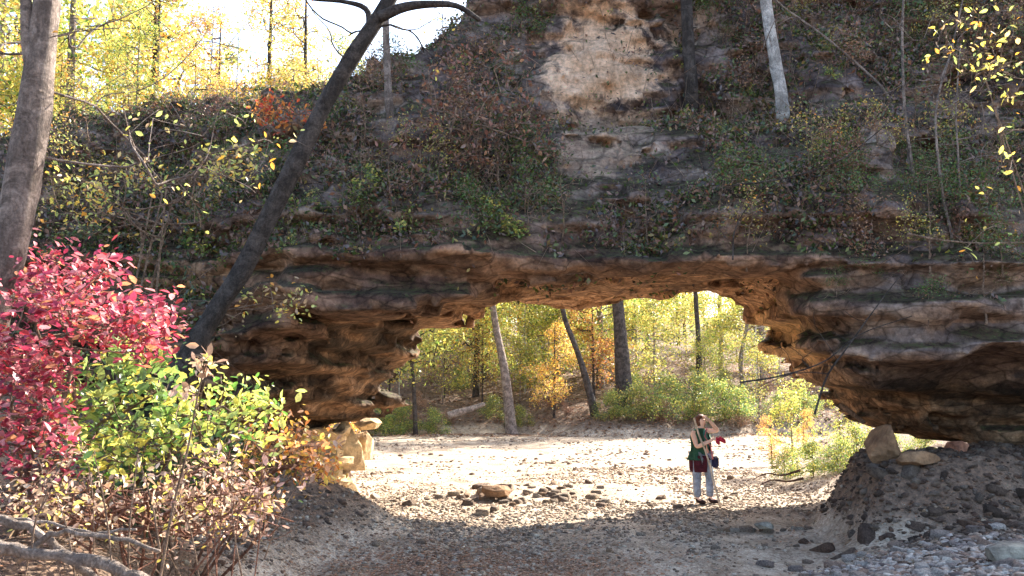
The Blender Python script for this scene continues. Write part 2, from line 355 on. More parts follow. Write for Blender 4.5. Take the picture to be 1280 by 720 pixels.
def stonemat(name, cols, sc=3):
    m, t, out = mat(name); tc = N_(t, 'ShaderNodeTexCoord'); o = tc.outputs['Object']; a = N_(t, 'ShaderNodeAttribute', attribute_name='rnd')
    oi = N_(t, 'ShaderNodeObjectInfo')
    c = ramp(t, mth(t, 'FRACT', mth(t, 'ADD', a.outputs['Fac'], mth(t, 'MULTIPLY', oi.outputs['Random'], 3.7))), [(i / len(cols), k) for i, k in enumerate(cols)], True)
    n1 = noise(t, o, sc * 4, 10, .75); n0 = noise(t, o, sc * .8, 6, .7); c = mixc(t, 1.0, c, ramp(t, n1, [(.3, (.5,) * 3), (.7, (1.35,) * 3)]), 'MULTIPLY')
    c = mixc(t, 1.0, c, ramp(t, n0, [(.38, (.55, .5, .5)), (.6, (1.15, 1.12, 1.05))]), 'MULTIPLY')
    finish(t, out, c, bump(t, n1, .06, 1.0)); return m
GR = [(.34, .26, .2), (.5, .43, .35), (.28, .21, .16), (.6, .53, .44), (.38, .26, .17), (.3, .24, .19), (.48, .38, .28)]
M['gravel'] = stonemat('gravel_stone', GR, 6)
M['palegravel'] = stonemat('pale_gravel_stone', [(.62, .56, .5), (.5, .43, .38), (.42, .33, .27), (.7, .65, .6), (.5, .36, .28), (.36, .3, .27), (.58, .5, .45)], 6)
M['darkstone'] = stonemat('dark_stone', [(.13, .09, .07), (.18, .13, .1), (.09, .065, .05), (.16, .1, .07), (.2, .16, .13)], 5)
M['boulder'] = stonemat('boulder_tan', [(.31, .19, .11)], 2)
M['boulder_red'] = stonemat('boulder_red', [(.42, .2, .13)], 2)
M['boulder_pale'] = stonemat('boulder_pale', [(.62, .46, .27)], 2)
M['boulder_grey'] = stonemat('boulder_grey', [(.34, .32, .27)], 2)

# ------------------------------------------------------------------ terrain
def height(X, Y):
    X = np.asarray(X, float); Y = np.asarray(Y, float)
    w = .35 * vn(X, Y, 0, 2.3, 1) + .15 * vn(X, Y, 0, .8, 2)
    Lb = np.interp(Y, [0, 5, 9, 10.5, 12.5, 14, 16, 18, 20, 24, 34, 44, 60], [-.3, -.9, -2.1, -2.4, -2.0, -1.5, -2.7, -4.8, -6, -7, -9, -12, -20]) + w * .7
    Rb = np.interp(Y, [0, 8, 11, 12.2, 13, 14.5, 16, 18, 22, 30, 44, 60], [2.4, 2.6, 3.6, 4.3, 4.75, 4.9, 5.4, 5.9, 6.3, 9, 15, 25]) + w * .6
    dl = Lb - X; dr = X - Rb
    far = sstep(19, 24, Y)
    hl = (1.0 * sstep(0, 2.1, dl) + 1.7 * sstep(1.6, 7, dl))
    m = sstep(11.9, 13.1, Y); r1 = .42 * sstep(-.6, 2.2, dr) + .3 * sstep(2, 8, dr); r2 = 1.12 * sstep(-.1, .75, dr) + .25 * sstep(1, 4, dr)
    r3 = .55 * sstep(0, 1.8, dr) + .7 * sstep(2, 9, dr); b = sstep(15, 17.5, Y)
    hr = (r1 * (1 - m) + r2 * m) * (1 - b) + r3 * b
    Yf = Y + 2.5 * vn(X, Y, 0, 9, 4) + 1.2 * vn(X, Y, 0, 3, 6) - .05 * np.abs(X - 4)
    hf = np.interp(Yf, [44, 45.2, 50, 60, 90, 200, 900], [0, .6, 1.5, 3.4, 7.5, 18, 40])
    h = hl + hr + hf
    bed = 1 - sstep(.0, .5, h); mnd = sstep(4.6, 5.1, X) * sstep(12, 12.6, Y) * (1 - sstep(17, 19, Y)); mnd = np.maximum(mnd, sstep(3.9, 5, X) * sstep(11.4, 12.4, Y) * (1 - sstep(17, 19, Y)))
    h = h + mnd * (.16 * vn(X, Y, 0, .7, 15) + .1 * np.abs(vn(X, Y, 0, .33, 16)))
    h = h + .07 * vn(X, Y, 0, 3.1, 8) + .05 * vn(X, Y, 0, 1.1, 9) + .025 * vn(X, Y, 0, .42, 10) + (1 - bed) * (.1 * vn(X, Y, 0, 1.7, 12) + .06 * vn(X, Y, 0, .6, 13) + .03 * vn(X, Y, 0, .25, 14))
    h = h + .62 * np.exp(-((Y - 13.6) / 1.5) ** 2) * (1 - sstep(-3.8, -.2, X)) * (1 - sstep(0, 1.2, h))
    h = h + .12 * np.exp(-((X + .3) ** 2 / 3 + (Y - 19) ** 2 / 1.2))
    return h
def hz(x, y): return float(height(x, y))
def axis(segs):
    a = []
    for s, e, st in segs: a.append(np.arange(s, e, st))
    a.append([segs[-1][1]]); return np.concatenate(a)
xs = axis([(-700, -60, 40), (-60, -20, 2), (-20, -9, .5), (-9, 11, .11), (11, 24, .5), (24, 60, 2), (60, 700, 40)])
ys = axis([(-60, 0, 4), (0, 4, .5), (4, 22, .11), (22, 46, .3), (46, 70, .8), (70, 120, 3), (120, 900, 30)])
XX, YY = np.meshgrid(xs, ys, indexing='ij'); ZZ = height(XX, YY)
nx, ny = XX.shape; ii = (np.arange(nx - 1)[:, None] * ny + np.arange(ny - 1)[None])
q = np.stack([ii, ii + ny, ii + ny + 1, ii + 1], -1).reshape(-1, 4)
bedw = (1 - sstep(.12, .6, height(XX, YY))) * sstep(3, 6, YY + 3) * (YY < 60)
m, t, out = mat('ground'); g_ = N_(t, 'ShaderNodeNewGeometry'); P = g_.outputs['Position']
a = N_(t, 'ShaderNodeAttribute', attribute_name='bed')
n1 = noise(t, P, 1.3, 6, .65); n2 = noise(t, P, 9, 8, .7); vo = N_(t, 'ShaderNodeTexVoronoi'); vo.inputs['Scale'].default_value = 26; t.links.new(P, vo.inputs['Vector'])
gr = mixc(t, .55, ramp(t, n2, [(.3, (.27, .22, .17)), (.5, (.46, .4, .33)), (.7, (.64, .58, .49))]), ramp(t, vo.outputs['Color'], [(.1, (.3, .24, .19)), (.5, (.5, .44, .36)), (.9, (.72, .67, .58))]))
gr = mixc(t, 1.0, gr, ramp(t, n1, [(.35, (.5, .41, .34)), (.65, (1.05, .96, .87))]), 'MULTIPLY')
so_ = ramp(t, n2, [(.3, (.06, .042, .03)), (.5, (.15, .1, .07)), (.62, (.24, .15, .1)), (.72, (.12, .12, .06))])
fac = mth(t, 'MULTIPLY', mth(t, 'ADD', a.outputs['Fac'], mth(t, 'MULTIPLY', mth(t, 'SUBTRACT', n1, .5), .8)), 1.2, True)
col = mixc(t, fac, so_, gr)
nb = bump(t, n2, .06, .8); nb = bump(t, vo.outputs['Distance'], .03, .7, nb)
finish(t, out, col, nb); M['ground'] = m
gnd = link('creek_bed_and_banks', mkmesh('ground', np.stack([XX, YY, ZZ], -1), q, None, True, {'bed': bedw.ravel()}), M['ground'])
gnd.name = 'ground'; tag(gnd, 'dry gravel creek bed with earth banks on both sides', 'ground', kind='structure')

# ------------------------------------------------------------------ the natural bridge (density field -> mesh)
def surface_nets(Fv, ax):
    S = Fv > 0; c = S[:-1, :-1, :-1]
    cnt = np.zeros(c.shape, np.int8)
    for i in (0, 1):
        for j in (0, 1):
            for k in (0, 1): cnt += S[i:S.shape[0] - 1 + i, j:S.shape[1] - 1 + j, k:S.shape[2] - 1 + k]
    act = (cnt > 0) & (cnt < 8); I = np.argwhere(act); n = len(I)
    idx = -np.ones(c.shape, np.int32); idx[act] = np.arange(n)
    cor = np.array([[i, j, k] for i in (0, 1) for j in (0, 1) for k in (0, 1)])
    val = np.stack([Fv[I[:, 0] + o[0], I[:, 1] + o[1], I[:, 2] + o[2]] for o in cor], 1)
    acc = np.zeros((n, 3)); w = np.zeros(n)
    for a in range(8):
        for b in range(a + 1, 8):
            if np.abs(cor[a] - cor[b]).sum() != 1: continue
            va, vb = val[:, a], val[:, b]; mk = (va > 0) != (vb > 0)
            tt = np.where(mk, va / np.where(mk, va - vb, 1), 0)
            acc += mk[:, None] * (cor[a] + tt[:, None] * (cor[b] - cor[a])); w += mk
    V = I + acc / w[:, None]
    V = np.stack([ax[d][0] + V[:, d] * (ax[d][1] - ax[d][0]) for d in range(3)], 1)
    Q = []
    for d in range(3):
        e1, e2 = [(1, 2), (2, 0), (0, 1)][d]
        sl0 = [slice(1, -1)] * 3; sl0[d] = slice(0, -1); sl1 = [slice(1, -1)] * 3; sl1[d] = slice(1, None)
        A = S[tuple(sl0)]; B = S[tuple(sl1)]; ch = A != B; J = np.argwhere(ch); off = np.ones(3, int); off[d] = 0; J = J + off
        o1 = np.zeros(3, int); o1[e1] = 1; o2 = np.zeros(3, int); o2[e2] = 1
        g = lambda K: idx[K[:, 0], K[:, 1], K[:, 2]]
        qd = np.stack([g(J - o1 - o2), g(J - o2), g(J), g(J - o1)], 1); fl = ~A[ch]
        qd[fl] = qd[fl][:, ::-1]; Q.append(qd)
    return V, np.concatenate(Q)
VX = .085
ax = [np.arange(-17, 15, VX), np.arange(11.8, 26.5, VX), np.arange(-1.0, 12.6, VX)]
X = ax[0][:, None, None].astype(np.float32); Y = ax[1][None, :, None].astype(np.float32); Z = ax[2][None, None, :].astype(np.float32)
zk = np.array([-1, 0, 1.2, 1.6, 2.5, 2.65, 3.3, 3.9, 4.1, 5, 6, 6.9, 7.3, 8, 9.5, 11.5, 13])
left = np.interp(zk, [-1, 3, 4, 5, 6, 7, 8, 9, 13], [15, 15, 15.1, 15.6, 16.1, 16.6, 17.3, 18.2, 19])
mid_ = np.interp(zk, [-1, 3.9, 4.1, 5, 6, 6.9, 7.3, 8, 9.5, 11.5, 13], [13.7, 13.6, 13.5, 14.0, 14.9, 15.7, 16.7, 16.9, 17.1, 17.5, 18])
right = np.interp(zk, [-1, 1.2, 1.6, 2.5, 2.65, 3.3, 4.2, 5, 6, 6.9, 8, 9.5, 11.5, 13], [16.2, 15.6, 15, 13.9, 13.0, 13.0, 13.4, 13.9, 14.8, 15.8, 16.5, 17.2, 17.8, 18.2])
zw_ = Z[:, 0, :] + .45 * gridnoise([ax[0], ax[1][:2], ax[2]], 2.6, 81)[:, 0, :] + .2 * gridnoise([ax[0], ax[1][:2], ax[2]], .9, 82)[:, 0, :]
pz = lambda a: np.interp(zw_, zk, a).astype(np.float32)[:, None, :]
xw = ax[0][:, None, None]
wl = 1 - sstep(-6.5, -3.0, xw); wr = sstep(4.8, 6.2, xw); yf = pz(left) * wl + pz(right) * wr + pz(mid_) * (1 - wl - wr)
top = np.interp(ax[0], [-17, -10.4, -8.8, -6, -4.2, -2.9, -1.9, -1.3, -.8, 0, 15], [6.6, 7.0, 8.1, 8.2, 8.1, 8.2, 8.7, 9.6, 10.6, 11.3, 11.3]).astype(np.float32)[:, None, None]
yr = 19.5 + 5.5 * (1 - sstep(-6.5, -4.2, xw)) + 0 * Z
# layered beds
rb = rs(11); zb = [-1.5]; lv = []
while zb[-1] < 14: zb.append(zb[-1] + rb.uniform(.16, .46)); lv.append(rb.uniform(-1, 1))
zb = np.array(zb); lv = np.array(lv + [0])
zz = Z + .35 * gridnoise([ax[0], ax[1], ax[2][:2]], 4.5, 21)[:, :, :1] + .1 * gridnoise([ax[0], ax[1], ax[2][:2]], 1.1, 22)[:, :, :1]
k = np.clip(np.searchsorted(zb, zz.ravel()) - 1, 0, len(lv) - 1).reshape(zz.shape); led = lv[k].astype(np.float32)
led = led * (.75 + .5 * gridnoise(ax, 1, 23, (2.2, 2.2, .6)))
# opening: ceiling height over (x, y)
sx_ = [-9, -5.4, -4.9, -4.3, -3.4, -2.85, -2.5, -2.05, -1.6, -.9, -.3, 1.0, 2.7, 4.1, 5.1, 5.5, 5.9, 6.25, 6.55, 7.7, 9.6, 11, 12]
sz_ = [-2, -1, .9, 1.35, 1.6, 2.15, 2.55, 3.05, 3.5, 3.85, 4.1, 4.28, 4.33, 4.28, 3.98, 3.75, 3.2, 2.6, 2.15, 1.72, 1.15, .3, -2]
f = (19 - Y) / 5.0
xl = X + .62 * led * (1 - sstep(3.6, 4.4, Z))
fl_ = np.clip(f, -.3, 1.2)
x19 = np.where(xl < 0, (xl + 0) / (1 + fl_ * .85), xl * (1 + fl_ * .13) ) + 0 * Z
zc = np.interp(x19, sx_, sz_); zc = zc + .12 * np.clip(fl_, 0, 1) * (np.abs(X - 2) < 5)
zcap = np.interp(ax[0], [-6, -3, -1.5, 0, 1.5, 4.3, 5.2, 6], [3.4, 3.5, 3.65, 3.9, 4.1, 4.15, 3.8, 3.5])[:, None, None] + .8 * (1 - sstep(0, .6, f)) + 0 * Z; zc = np.minimum(zc, zcap)
dz = np.interp(x19 + .1, sx_, sz_) - np.interp(x19 - .1, sx_, sz_); sl_ = np.sqrt(1 + (dz / .2) ** 2)
zmid = (zb[k] + np.append(zb[1:], zb[-1] + .3)[k]) / 2 + (Z - zz); frac = (zz - zb[k]) / (np.append(zb[1:], zb[-1] + .3)[k] - zb[k] + 1e-6)
zst = zmid + np.sign(frac - .5) * np.abs(2 * (frac - .5)) ** 5 * .5 * (np.append(zb[1:], zb[-1] + .3)[k] - zb[k]); wst = np.clip((sl_ - 1.02) / .12, 0, 1) * (zc > -.5) * (1 - .75 * sstep(3, 5, X))
fo = (((Z * (1 - wst) + zst * wst) - zc) / sl_ + .05 * led).astype(np.float32)
del zmid, frac, zst, wst
ledf = .3 * led * np.where(Z < 4.6, 1.15, .5)
ff = (Y - yf) * .85 + ledf
Fd = np.minimum(np.minimum(ff, yr - Y), np.minimum((top - Z), fo))
del zz, k, x19, zc, dz, sl_, xl
nzz = .34 * gridnoise(ax, 2.7, 1) + .24 * gridnoise(ax, 1.2, 2) + .15 * gridnoise(ax, .55, 3) + .08 * gridnoise(ax, .3, 4)
def blocks(sx, sy, sz, seed):
    wx = X + .3 * gridnoise(ax, 1.1, seed + 1); wz = Z + .15 * gridnoise(ax, .9, seed + 2) + .1 * X
    bi = np.floor(wx / sx + .3 * np.floor(wz / sz)).astype(np.int32); bj = np.floor((Y + .2 * wx) / sy).astype(np.int32) + 0 * bi; bk = np.floor(wz / sz).astype(np.int32)
    return (_perm[(bi * 7 + seed) & 63, (bj * 13) & 63, (bk * 5 + 3) & 63]).astype(np.float32)
bkf = (.13 * blocks(.9, 1.3, .5, 3) + .1 * blocks(.42, .7, .25, 9)) * (.5 + .5 * (gridnoise(ax, 2.2, 33) > -.25))
soft = .12 + .88 * sstep(3.8, 5.0, Z + 0 * X)
nlow = (.34 * gridnoise(ax, 2.7, 1) * .5 + .17 * gridnoise(ax, 1, 71, (1.5, 1.5, .28)) + .1 * gridnoise(ax, 1, 72, (.6, .6, .17)) + .05 * gridnoise(ax, .3, 4)) * (1 - soft)
Fd = (Fd + nzz * soft * np.where((fo < .8), .7, 1) + nlow + bkf * (.65 + .35 * soft)).astype(np.float32)
# hollow in the scar and a cleft
for (cx, cy, cz, r) in ((2.95, 16.6, 8.35, .38), (2.7, 16.7, 9.4, .3)):
    Fd = np.minimum(Fd, np.sqrt((X - cx) ** 2 + (Y - cy) ** 2 * .6 + (Z - cz) ** 2) - r)
for a_ in (0, 1, 2):
    s0 = [slice(None)] * 3
    for e in (0, -1): s0[a_] = e; Fd[tuple(s0)] = -1
BV, BQ = surface_nets(Fd, ax)
del Fd, nzz, fo, ff, led, ledf, soft
bridge = link('natural_bridge', mkmesh('natural_bridge', BV, BQ, None, True), M['rock'])
tag(bridge, 'massive layered limestone natural bridge spanning the dry creek bed', 'natural bridge')
# samples on the rock
pa, pb, pc = BV[BQ[:, 0]], BV[BQ[:, 1]], BV[BQ[:, 3]]
BN = np.cross(pb - pa, pc - pa); BA = np.linalg.norm(BN, axis=1); BN /= BA[:, None] + 1e-9; FLIP = np.mean(BN[:, 1][pa[:, 1] < 16]) > 0; print('flip', FLIP)
if FLIP: BN = -BN
BC = (BV[BQ[:, 0]] + BV[BQ[:, 2]]) / 2
def on_rock(rng, n, mask):
    w = BA * mask; i = rng.choice(len(w), n, p=w / w.sum()); return BC[i] + rng.normal(size=(n, 3)) * .03, BN[i]
from mathutils.bvhtree import BVHTree
bvh = BVHTree.FromPolygons([tuple(v) for v in BV.tolist()], BQ.tolist())
def rock_at(px, py):
    """point of the bridge seen at a photo pixel"""
    o = Vector((0, 0, CAMZ)); p = at(px, py, 10); d = (Vector(p) - o).normalized(); h = bvh.ray_cast(o, d)
    return (np.array(h[0]), np.array(h[1])) if h[0] is not None else (None, None)
def down(x, y, z=12.5):
    h = bvh.ray_cast(Vector((x, y, z)), Vector((0, 0, -1))); return h[0][2] if h[0] is not None else hz(x, y)
def shown(p):
    x, y = pix(p); return -60 < x < 1340 and -60 < y < 780
print('bridge', len(BV))
exec_after = []
# ------------------------------------------------------------------ labels of repeats: nearest landmark + order among look-alikes
LM = [((765, 90), 'the bare tan scar'), ((975, 110), 'the pale leaning snag on the cliff'), ((485, 90), 'the thin upright trunk by the skyline'),
      ((350, 250), 'the dark leaning tree'), ((360, 140), 'the small red bush'), ((200, 110), 'the left skyline'), ((600, 160), 'the brown-leaved oak brush'),
      ((760, 250), 'the grey patch of wall'), ((690, 345), 'the arch lip'), ((1150, 100), 'the bare saplings'), ((1110, 430), 'the jutting ledge on the right'),
      ((200, 300), 'the yellow-leaved shrub'), ((1030, 300), 'the pale rock knob'), ((470, 330), 'the left end of the arch lip'),
      ((880, 590), 'the standing hiker'), ((605, 610), 'the stone heap mid creek'), ((430, 560), 'the sunlit rock pillar'), ((1103, 540), 'the wedged boulder'),
      ((1180, 690), 'the pale gravel pile'), ((500, 690), 'the shaded foreground gravel'), ((700, 560), 'the far edge of the gravel'), ((975, 600), 'the right bank roots'),
      ((775, 440), 'the big dark trunk beyond the arch'), ((628, 460), 'the grey trunk beyond the arch'), ((735, 470), 'the leaning trunk beyond the arch'),
      ((900, 480), 'the right side of the arch opening'), ((500, 500), 'the left side of the arch opening'), ((60, 60), 'the big foreground trunk'), ((1250, 640), 'the lower right corner'),
      ((840, 680), 'the bottom middle'), ((1230, 300), 'the far right cliff')]
REG = []
def reg(o, desc, p, cat, group):
    tag(o, None, cat, group); REG.append((o, desc, pix(p)))
ORD = ['', 'second', 'third', 'fourth', 'fifth', 'sixth', 'seventh', 'eighth', 'ninth', 'tenth']
NUM = 'zero one two three four five six seven eight nine ten'.split()
def write_labels():
    G = {}
    for o, d, (x, y) in REG:
        l = min(LM, key=lambda q: math.hypot((q[0][0] - x), (q[0][1] - y) * 1.3)); dx, dy = x - l[0][0], y - l[0][1]
        if abs(dx) > abs(dy): rel = 'left of' if dx < 0 else 'right of'
        else: rel = 'above' if dy < 0 else 'below'
        G.setdefault(f'{d} {rel} {l[1]}', []).append((x, y, o))
    for k, v in G.items():
        v.sort(key=lambda a: a[0])
        if len(v) == 1: v[0][2]['label'] = k
        else:
            ys_ = sorted(a[1] for a in v)
            for i, (x, y, o) in enumerate(v):
                if len(v) == 2: s = 'left one' if i == 0 else 'right one'
                elif i == 0: s = 'leftmost'
                elif i == len(v) - 1: s = 'rightmost'
                elif i < 10: s = f'{ORD[i]} from left'
                else: s = f'number {i+1} from left'
                o['label'] = f'{k}, {s}'

# ------------------------------------------------------------------ stones
ICO = bmesh.new(); bmesh.ops.create_icosphere(ICO, subdivisions=1, radius=1); iv1 = np.array([v.co[:] for v in ICO.verts]); it1 = np.array([[v.index for v in f.verts] for f in ICO.faces]); ICO.free()
ICO = bmesh.new(); bmesh.ops.create_icosphere(ICO, subdivisions=2, radius=1); iv2 = np.array([v.co[:] for v in ICO.verts]); it2 = np.array([[v.index for v in f.verts] for f in ICO.faces]); ICO.free()
ICO = bmesh.new(); bmesh.ops.create_icosphere(ICO, subdivisions=5, radius=1); iv5 = np.array([v.co[:] for v in ICO.verts]); it5 = np.array([[v.index for v in f.verts] for f in ICO.faces]); ICO.free()
def rocks(rng, P, size, V=iv1, T=it1, flat=.6):
    n = len(P); k = len(V); g = Geo()
    s = size[:, None] * np.stack([rng.uniform(.7, 1.3, n), rng.uniform(.6, 1.1, n), rng.uniform(.35, .8, n) * flat / .6], 1)
    W = V[None] * (1 + .28 * rng.uniform(-1, 1, (n, k)))[..., None]
    W = np.clip(W, -.85, .85) * s[:, None]
    a = rng.uniform(0, 6.28, n); b = rng.normal(0, .3, n); ca, sa, cb, sb = np.cos(a)[:, None], np.sin(a)[:, None], np.cos(b)[:, None], np.sin(b)[:, None]
    x, y, z = W[..., 0], W[..., 1], W[..., 2]; x, z = x * cb - z * sb, x * sb + z * cb; x, y = x * ca - y * sa, x * sa + y * ca
    W = np.stack([x, y, z], -1) + P[:, None]
    t = (T[None] + (np.arange(n) * k)[:, None, None]).reshape(-1, 3)
    g.add(W.reshape(-1, 3), None, t, np.repeat(rng.rand(n), k)); return g
rng = rs(3)
def bedpts(n, x0, x1, y0, y1, hmax=.55, pw=1.6, mask=None):
    y = y0 + (y1 - y0) * rng.rand(n) ** pw; x = rng.uniform(-.62, .62, n) * (y + 1)
    k = (x > x0) & (x < x1); x, y = x[k], y[k]; h = height(x, y); k = h < hmax; x, y, h = x[k], y[k], h[k]
    if mask is not None: k = mask(x, y) > rng.rand(len(x)); x, y, h = x[k], y[k], h[k]
    return np.stack([x, y, h], 1)
patch = lambda x, y: np.clip(.45 + 1.3 * vn(x, y * .6, 0, 1.6, 31) + .5 * vn(x, y, 0, .6, 32), .06, 1)
P = bedpts(105000, -9, 12, 8.5, 26, .7, 1.5, patch); s = .014 + .034 * rng.rand(len(P)) ** 2.5
g = rocks(rng, P + [0, 0, .004], s)
P = bedpts(16000, -12, 16, 24, 46, .6, 1.0, patch); s = .03 + .07 * rng.rand(len(P)) ** 3
g.add(*(lambda q: (np.concatenate(q.v), None, np.concatenate(q.t), np.concatenate(q.a)))(rocks(rng, P, s)))
tag(link('gravel', g.mesh('gravel'), M['gravel']), 'small brown and grey creek gravel strewn over the bed', 'gravel', kind='stuff')
# pale gravel pile lower right
n = 16000; x = rng.uniform(2.0, 9.5, n); y = rng.uniform(8.2, 12.6, n); pr = sstep(2.2, 4.2, x - .35 * (y - 9)) * (1 - sstep(10.4, 11.4, y + .5 * vn(x, y, 0, 1, 3)))
k = rng.rand(n) < pr; x, y = x[k], y[k]; P = np.stack([x, y, height(x, y)], 1)
tag(link('pale_gravel', rocks(rng, P + [0, 0, .012], .022 + .055 * rng.rand(len(P)) ** 2).mesh('pale_gravel'), M['palegravel']), 'pale angular gravel piled at the lower right', 'gravel', kind='stuff')
# rubble on the right mound and the left bank
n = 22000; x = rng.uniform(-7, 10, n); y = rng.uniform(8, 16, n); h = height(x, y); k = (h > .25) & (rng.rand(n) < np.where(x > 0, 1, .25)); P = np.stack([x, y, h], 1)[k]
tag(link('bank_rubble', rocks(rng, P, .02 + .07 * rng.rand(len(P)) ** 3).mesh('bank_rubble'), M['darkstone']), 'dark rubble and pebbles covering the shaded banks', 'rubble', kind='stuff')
# stones one can count
STV = []
for i in range(8):
    r_ = rs(100 + i); V = iv2 * (1 + .16 * vn(iv2[:, 0], iv2[:, 1], iv2[:, 2], .7, i)[:, None]); V = np.clip(V, -.62, .62) * 1.3 * [1, r_.uniform(.65, .9), r_.uniform(.4, .65)]
    V += .04 * r_.normal(size=V.shape); STV.append(mkmesh('stone', V, None, it2, False, {'rnd': np.full(len(V), r_.rand())})); STV[-1].materials.append(M['gravel'])
STP = [mm.copy() for mm in STV]
for mm in STP: mm.materials.clear(); mm.materials.append(M['palegravel'])
def put_stone(x, y, s, pale=False, desc=None):
    o = bpy.data.objects.new('stone', (STP if pale else STV)[rng.randint(8)]); C.objects.link(o); z = hz(x, y)
    o.location = (x, y, z + s * .12); o.scale = (s, s, s); o.rotation_euler = (rng.normal(0, .2), rng.normal(0, .2), rng.uniform(0, 6.28))
    d = desc or (('big' if s > .16 else 'flat' if s > .11 else 'small') + (' pale' if pale else ' tan') + ' stone')
    reg(o, d, (x, y, z), 'stone', 'loose stones in the creek bed')
for i in range(70):   # mid-creek heap
    a = rng.normal(size=2) * [1.0, .8]; put_stone(-.55 + a[0] + (1.3 if i % 3 == 0 else 0), 18.4 + a[1], rng.uniform(.05, .15) * (1.5 if abs(a[0]) < .4 else 1))
for i in range(100):
    y = rng.uniform(11, 32); x = rng.uniform(-.28, .34) * y
    if hz(x, y) < .4: put_stone(x, y, rng.uniform(.04, .085) * (1 if y < 20 else 1.4))
STD = [mm.copy() for mm in STV]
for mm in STD: mm.materials.clear(); mm.materials.append(M['darkstone'])
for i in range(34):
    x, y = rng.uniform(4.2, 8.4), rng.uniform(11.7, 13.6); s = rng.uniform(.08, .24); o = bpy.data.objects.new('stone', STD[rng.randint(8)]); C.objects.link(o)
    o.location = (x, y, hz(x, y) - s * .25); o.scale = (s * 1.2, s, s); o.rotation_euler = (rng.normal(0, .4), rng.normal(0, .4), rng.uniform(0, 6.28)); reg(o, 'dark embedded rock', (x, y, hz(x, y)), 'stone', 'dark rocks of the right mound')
for i in range(14):   # along the shadow line
    p = at(rng.uniform(880, 1010), rng.uniform(648, 668), 14.4); put_stone(p[0], p[1], rng.uniform(.06, .13))
for i in range(45):
    y = rng.uniform(9.2, 11.8); x = rng.uniform(3.2, .56 * y); put_stone(x, y, rng.uniform(.07, .15), True)
def boulder(px, py, D, dims, rz, m, label, seed, z=None, tilt=0, cuts=16, name='boulder'):
    V = iv5 * (1 + .2 * vn(iv5[:, 0], iv5[:, 1], iv5[:, 2], .9, seed)[:, None] + .07 * vn(iv5[:, 0], iv5[:, 1], iv5[:, 2], .33, seed + 1)[:, None])
    r_ = rs(seed)
    for k in range(cuts):      # planar breaks
        nrm = r_.normal(size=3); nrm /= np.linalg.norm(nrm); d = V @ nrm; V -= np.outer(np.maximum(d - r_.uniform(.5, .8), 0) * .97, nrm)
    V[:, 2] = np.maximum(V[:, 2], -.5) + .5 * 0
    V += .018 * vn(V[:, 0], V[:, 1], V[:, 2], .12, seed + 3)[:, None] * iv5
    V = V * np.array(dims)
    o = link(name, mkmesh(name, V, None, it5, True, {'rnd': np.zeros(len(V))}), m)
    p = at(px, py, D); o.location = tuple(p); o.rotation_euler = (0, tilt, rz)
    if z is not None: o.location.z = z
    return tag(o, label, 'boulder')
boulder(1103, 541, 13.6, (.38, .32, .52), .9, M['boulder'], 'rounded tan boulder wedged under the overhanging right end of the arch', 66, tilt=.1, cuts=12, z=hz(5.68, 13.6) + .23)
boulder(1140, 574, 12.9, (.34, .24, .165), -.2, M['boulder'], 'flat tan boulder lying on the dark mound below the wedged one', 57, tilt=-.15)
boulder(1196, 561, 14.0, (.2, .2, .17), .8, M['boulder_red'], 'small reddish boulder in the gap under the right overhang', 63)
boulder(1252, 690, 9.6, (.27, .22, .16), .4, M['boulder_grey'], 'greenish grey boulder on the pale gravel at lower right', 71)
boulder(622, 614, 18.2, (.42, .3, .2), .2, M['boulder'], 'largest brown rock in the heap of stones mid creek', 83)
boulder(955, 657, 14.2, (.17, .14, .09), .2, M['boulder_grey'], 'low grey rock at the shadow edge right of centre', 91)
# sunlit slab and pillar at the left abutment
boulder(461, 531, 19.6, (.36, .34, .2), .2, M['boulder_pale'], 'bright sunlit slab lying at the left foot of the arch', 97, tilt=-.1)
boulder(425, 562, 19.2, (.6, .5, .8), .4, M['boulder_pale'], 'bright pale block between slab and pillar at the left foot', 103, tilt=.1, cuts=12)
boulder(452, 560, 19.9, (.3, .3, .5), 1.2, M['boulder_pale'], 'pale rock directly under the bright sunlit slab', 109, cuts=12)
n1, n2 = 70, 90; uu = np.linspace(0, 1, n1)[:, None]; aa = np.linspace(0, 2 * math.pi, n2, endpoint=False)[None]
rad = (.55 + .3 * (1 - uu) ** 2 + .25 * uu ** 3) * (1 + .16 * rs(4).uniform(-1, 1, 12)[np.minimum((uu * 11).astype(int), 11)] + .14 * rs(6).uniform(-1, 1, (12, 9))[np.minimum((uu * 11).astype(int), 11), (aa / 6.2832 * 9).astype(int)] + .18 * vn(np.cos(aa) * 1.2, np.sin(aa) * 1.2, uu * 3, .8, 5) + .05 * vn(np.cos(aa) * 1.2, np.sin(aa) * 1.2, uu * 5, .25, 6))
base = at(408, 600, 18.9); V = np.stack([rad * np.cos(aa), .9 * rad * np.sin(aa), uu * 1.6 + .1 * vn(aa, uu * 5, 0, .5, 3)], -1).reshape(-1, 3) + [base[0] - .25, 18.9, -.2]
ii = np.arange(n1 - 1)[:, None] * n2; jj = np.arange(n2)[None]; q = np.stack([ii + jj, ii + (jj + 1) % n2, ii + n2 + (jj + 1) % n2, ii + n2 + jj], -1).reshape(-1, 4)
tag(link('rock_pillar', mkmesh('rock_pillar', V, q, None, True, {'rnd': np.zeros(len(V))}), M['boulder_pale']), 'fluted sunlit rock pillar at the left foot of the arch', 'rock pillar')

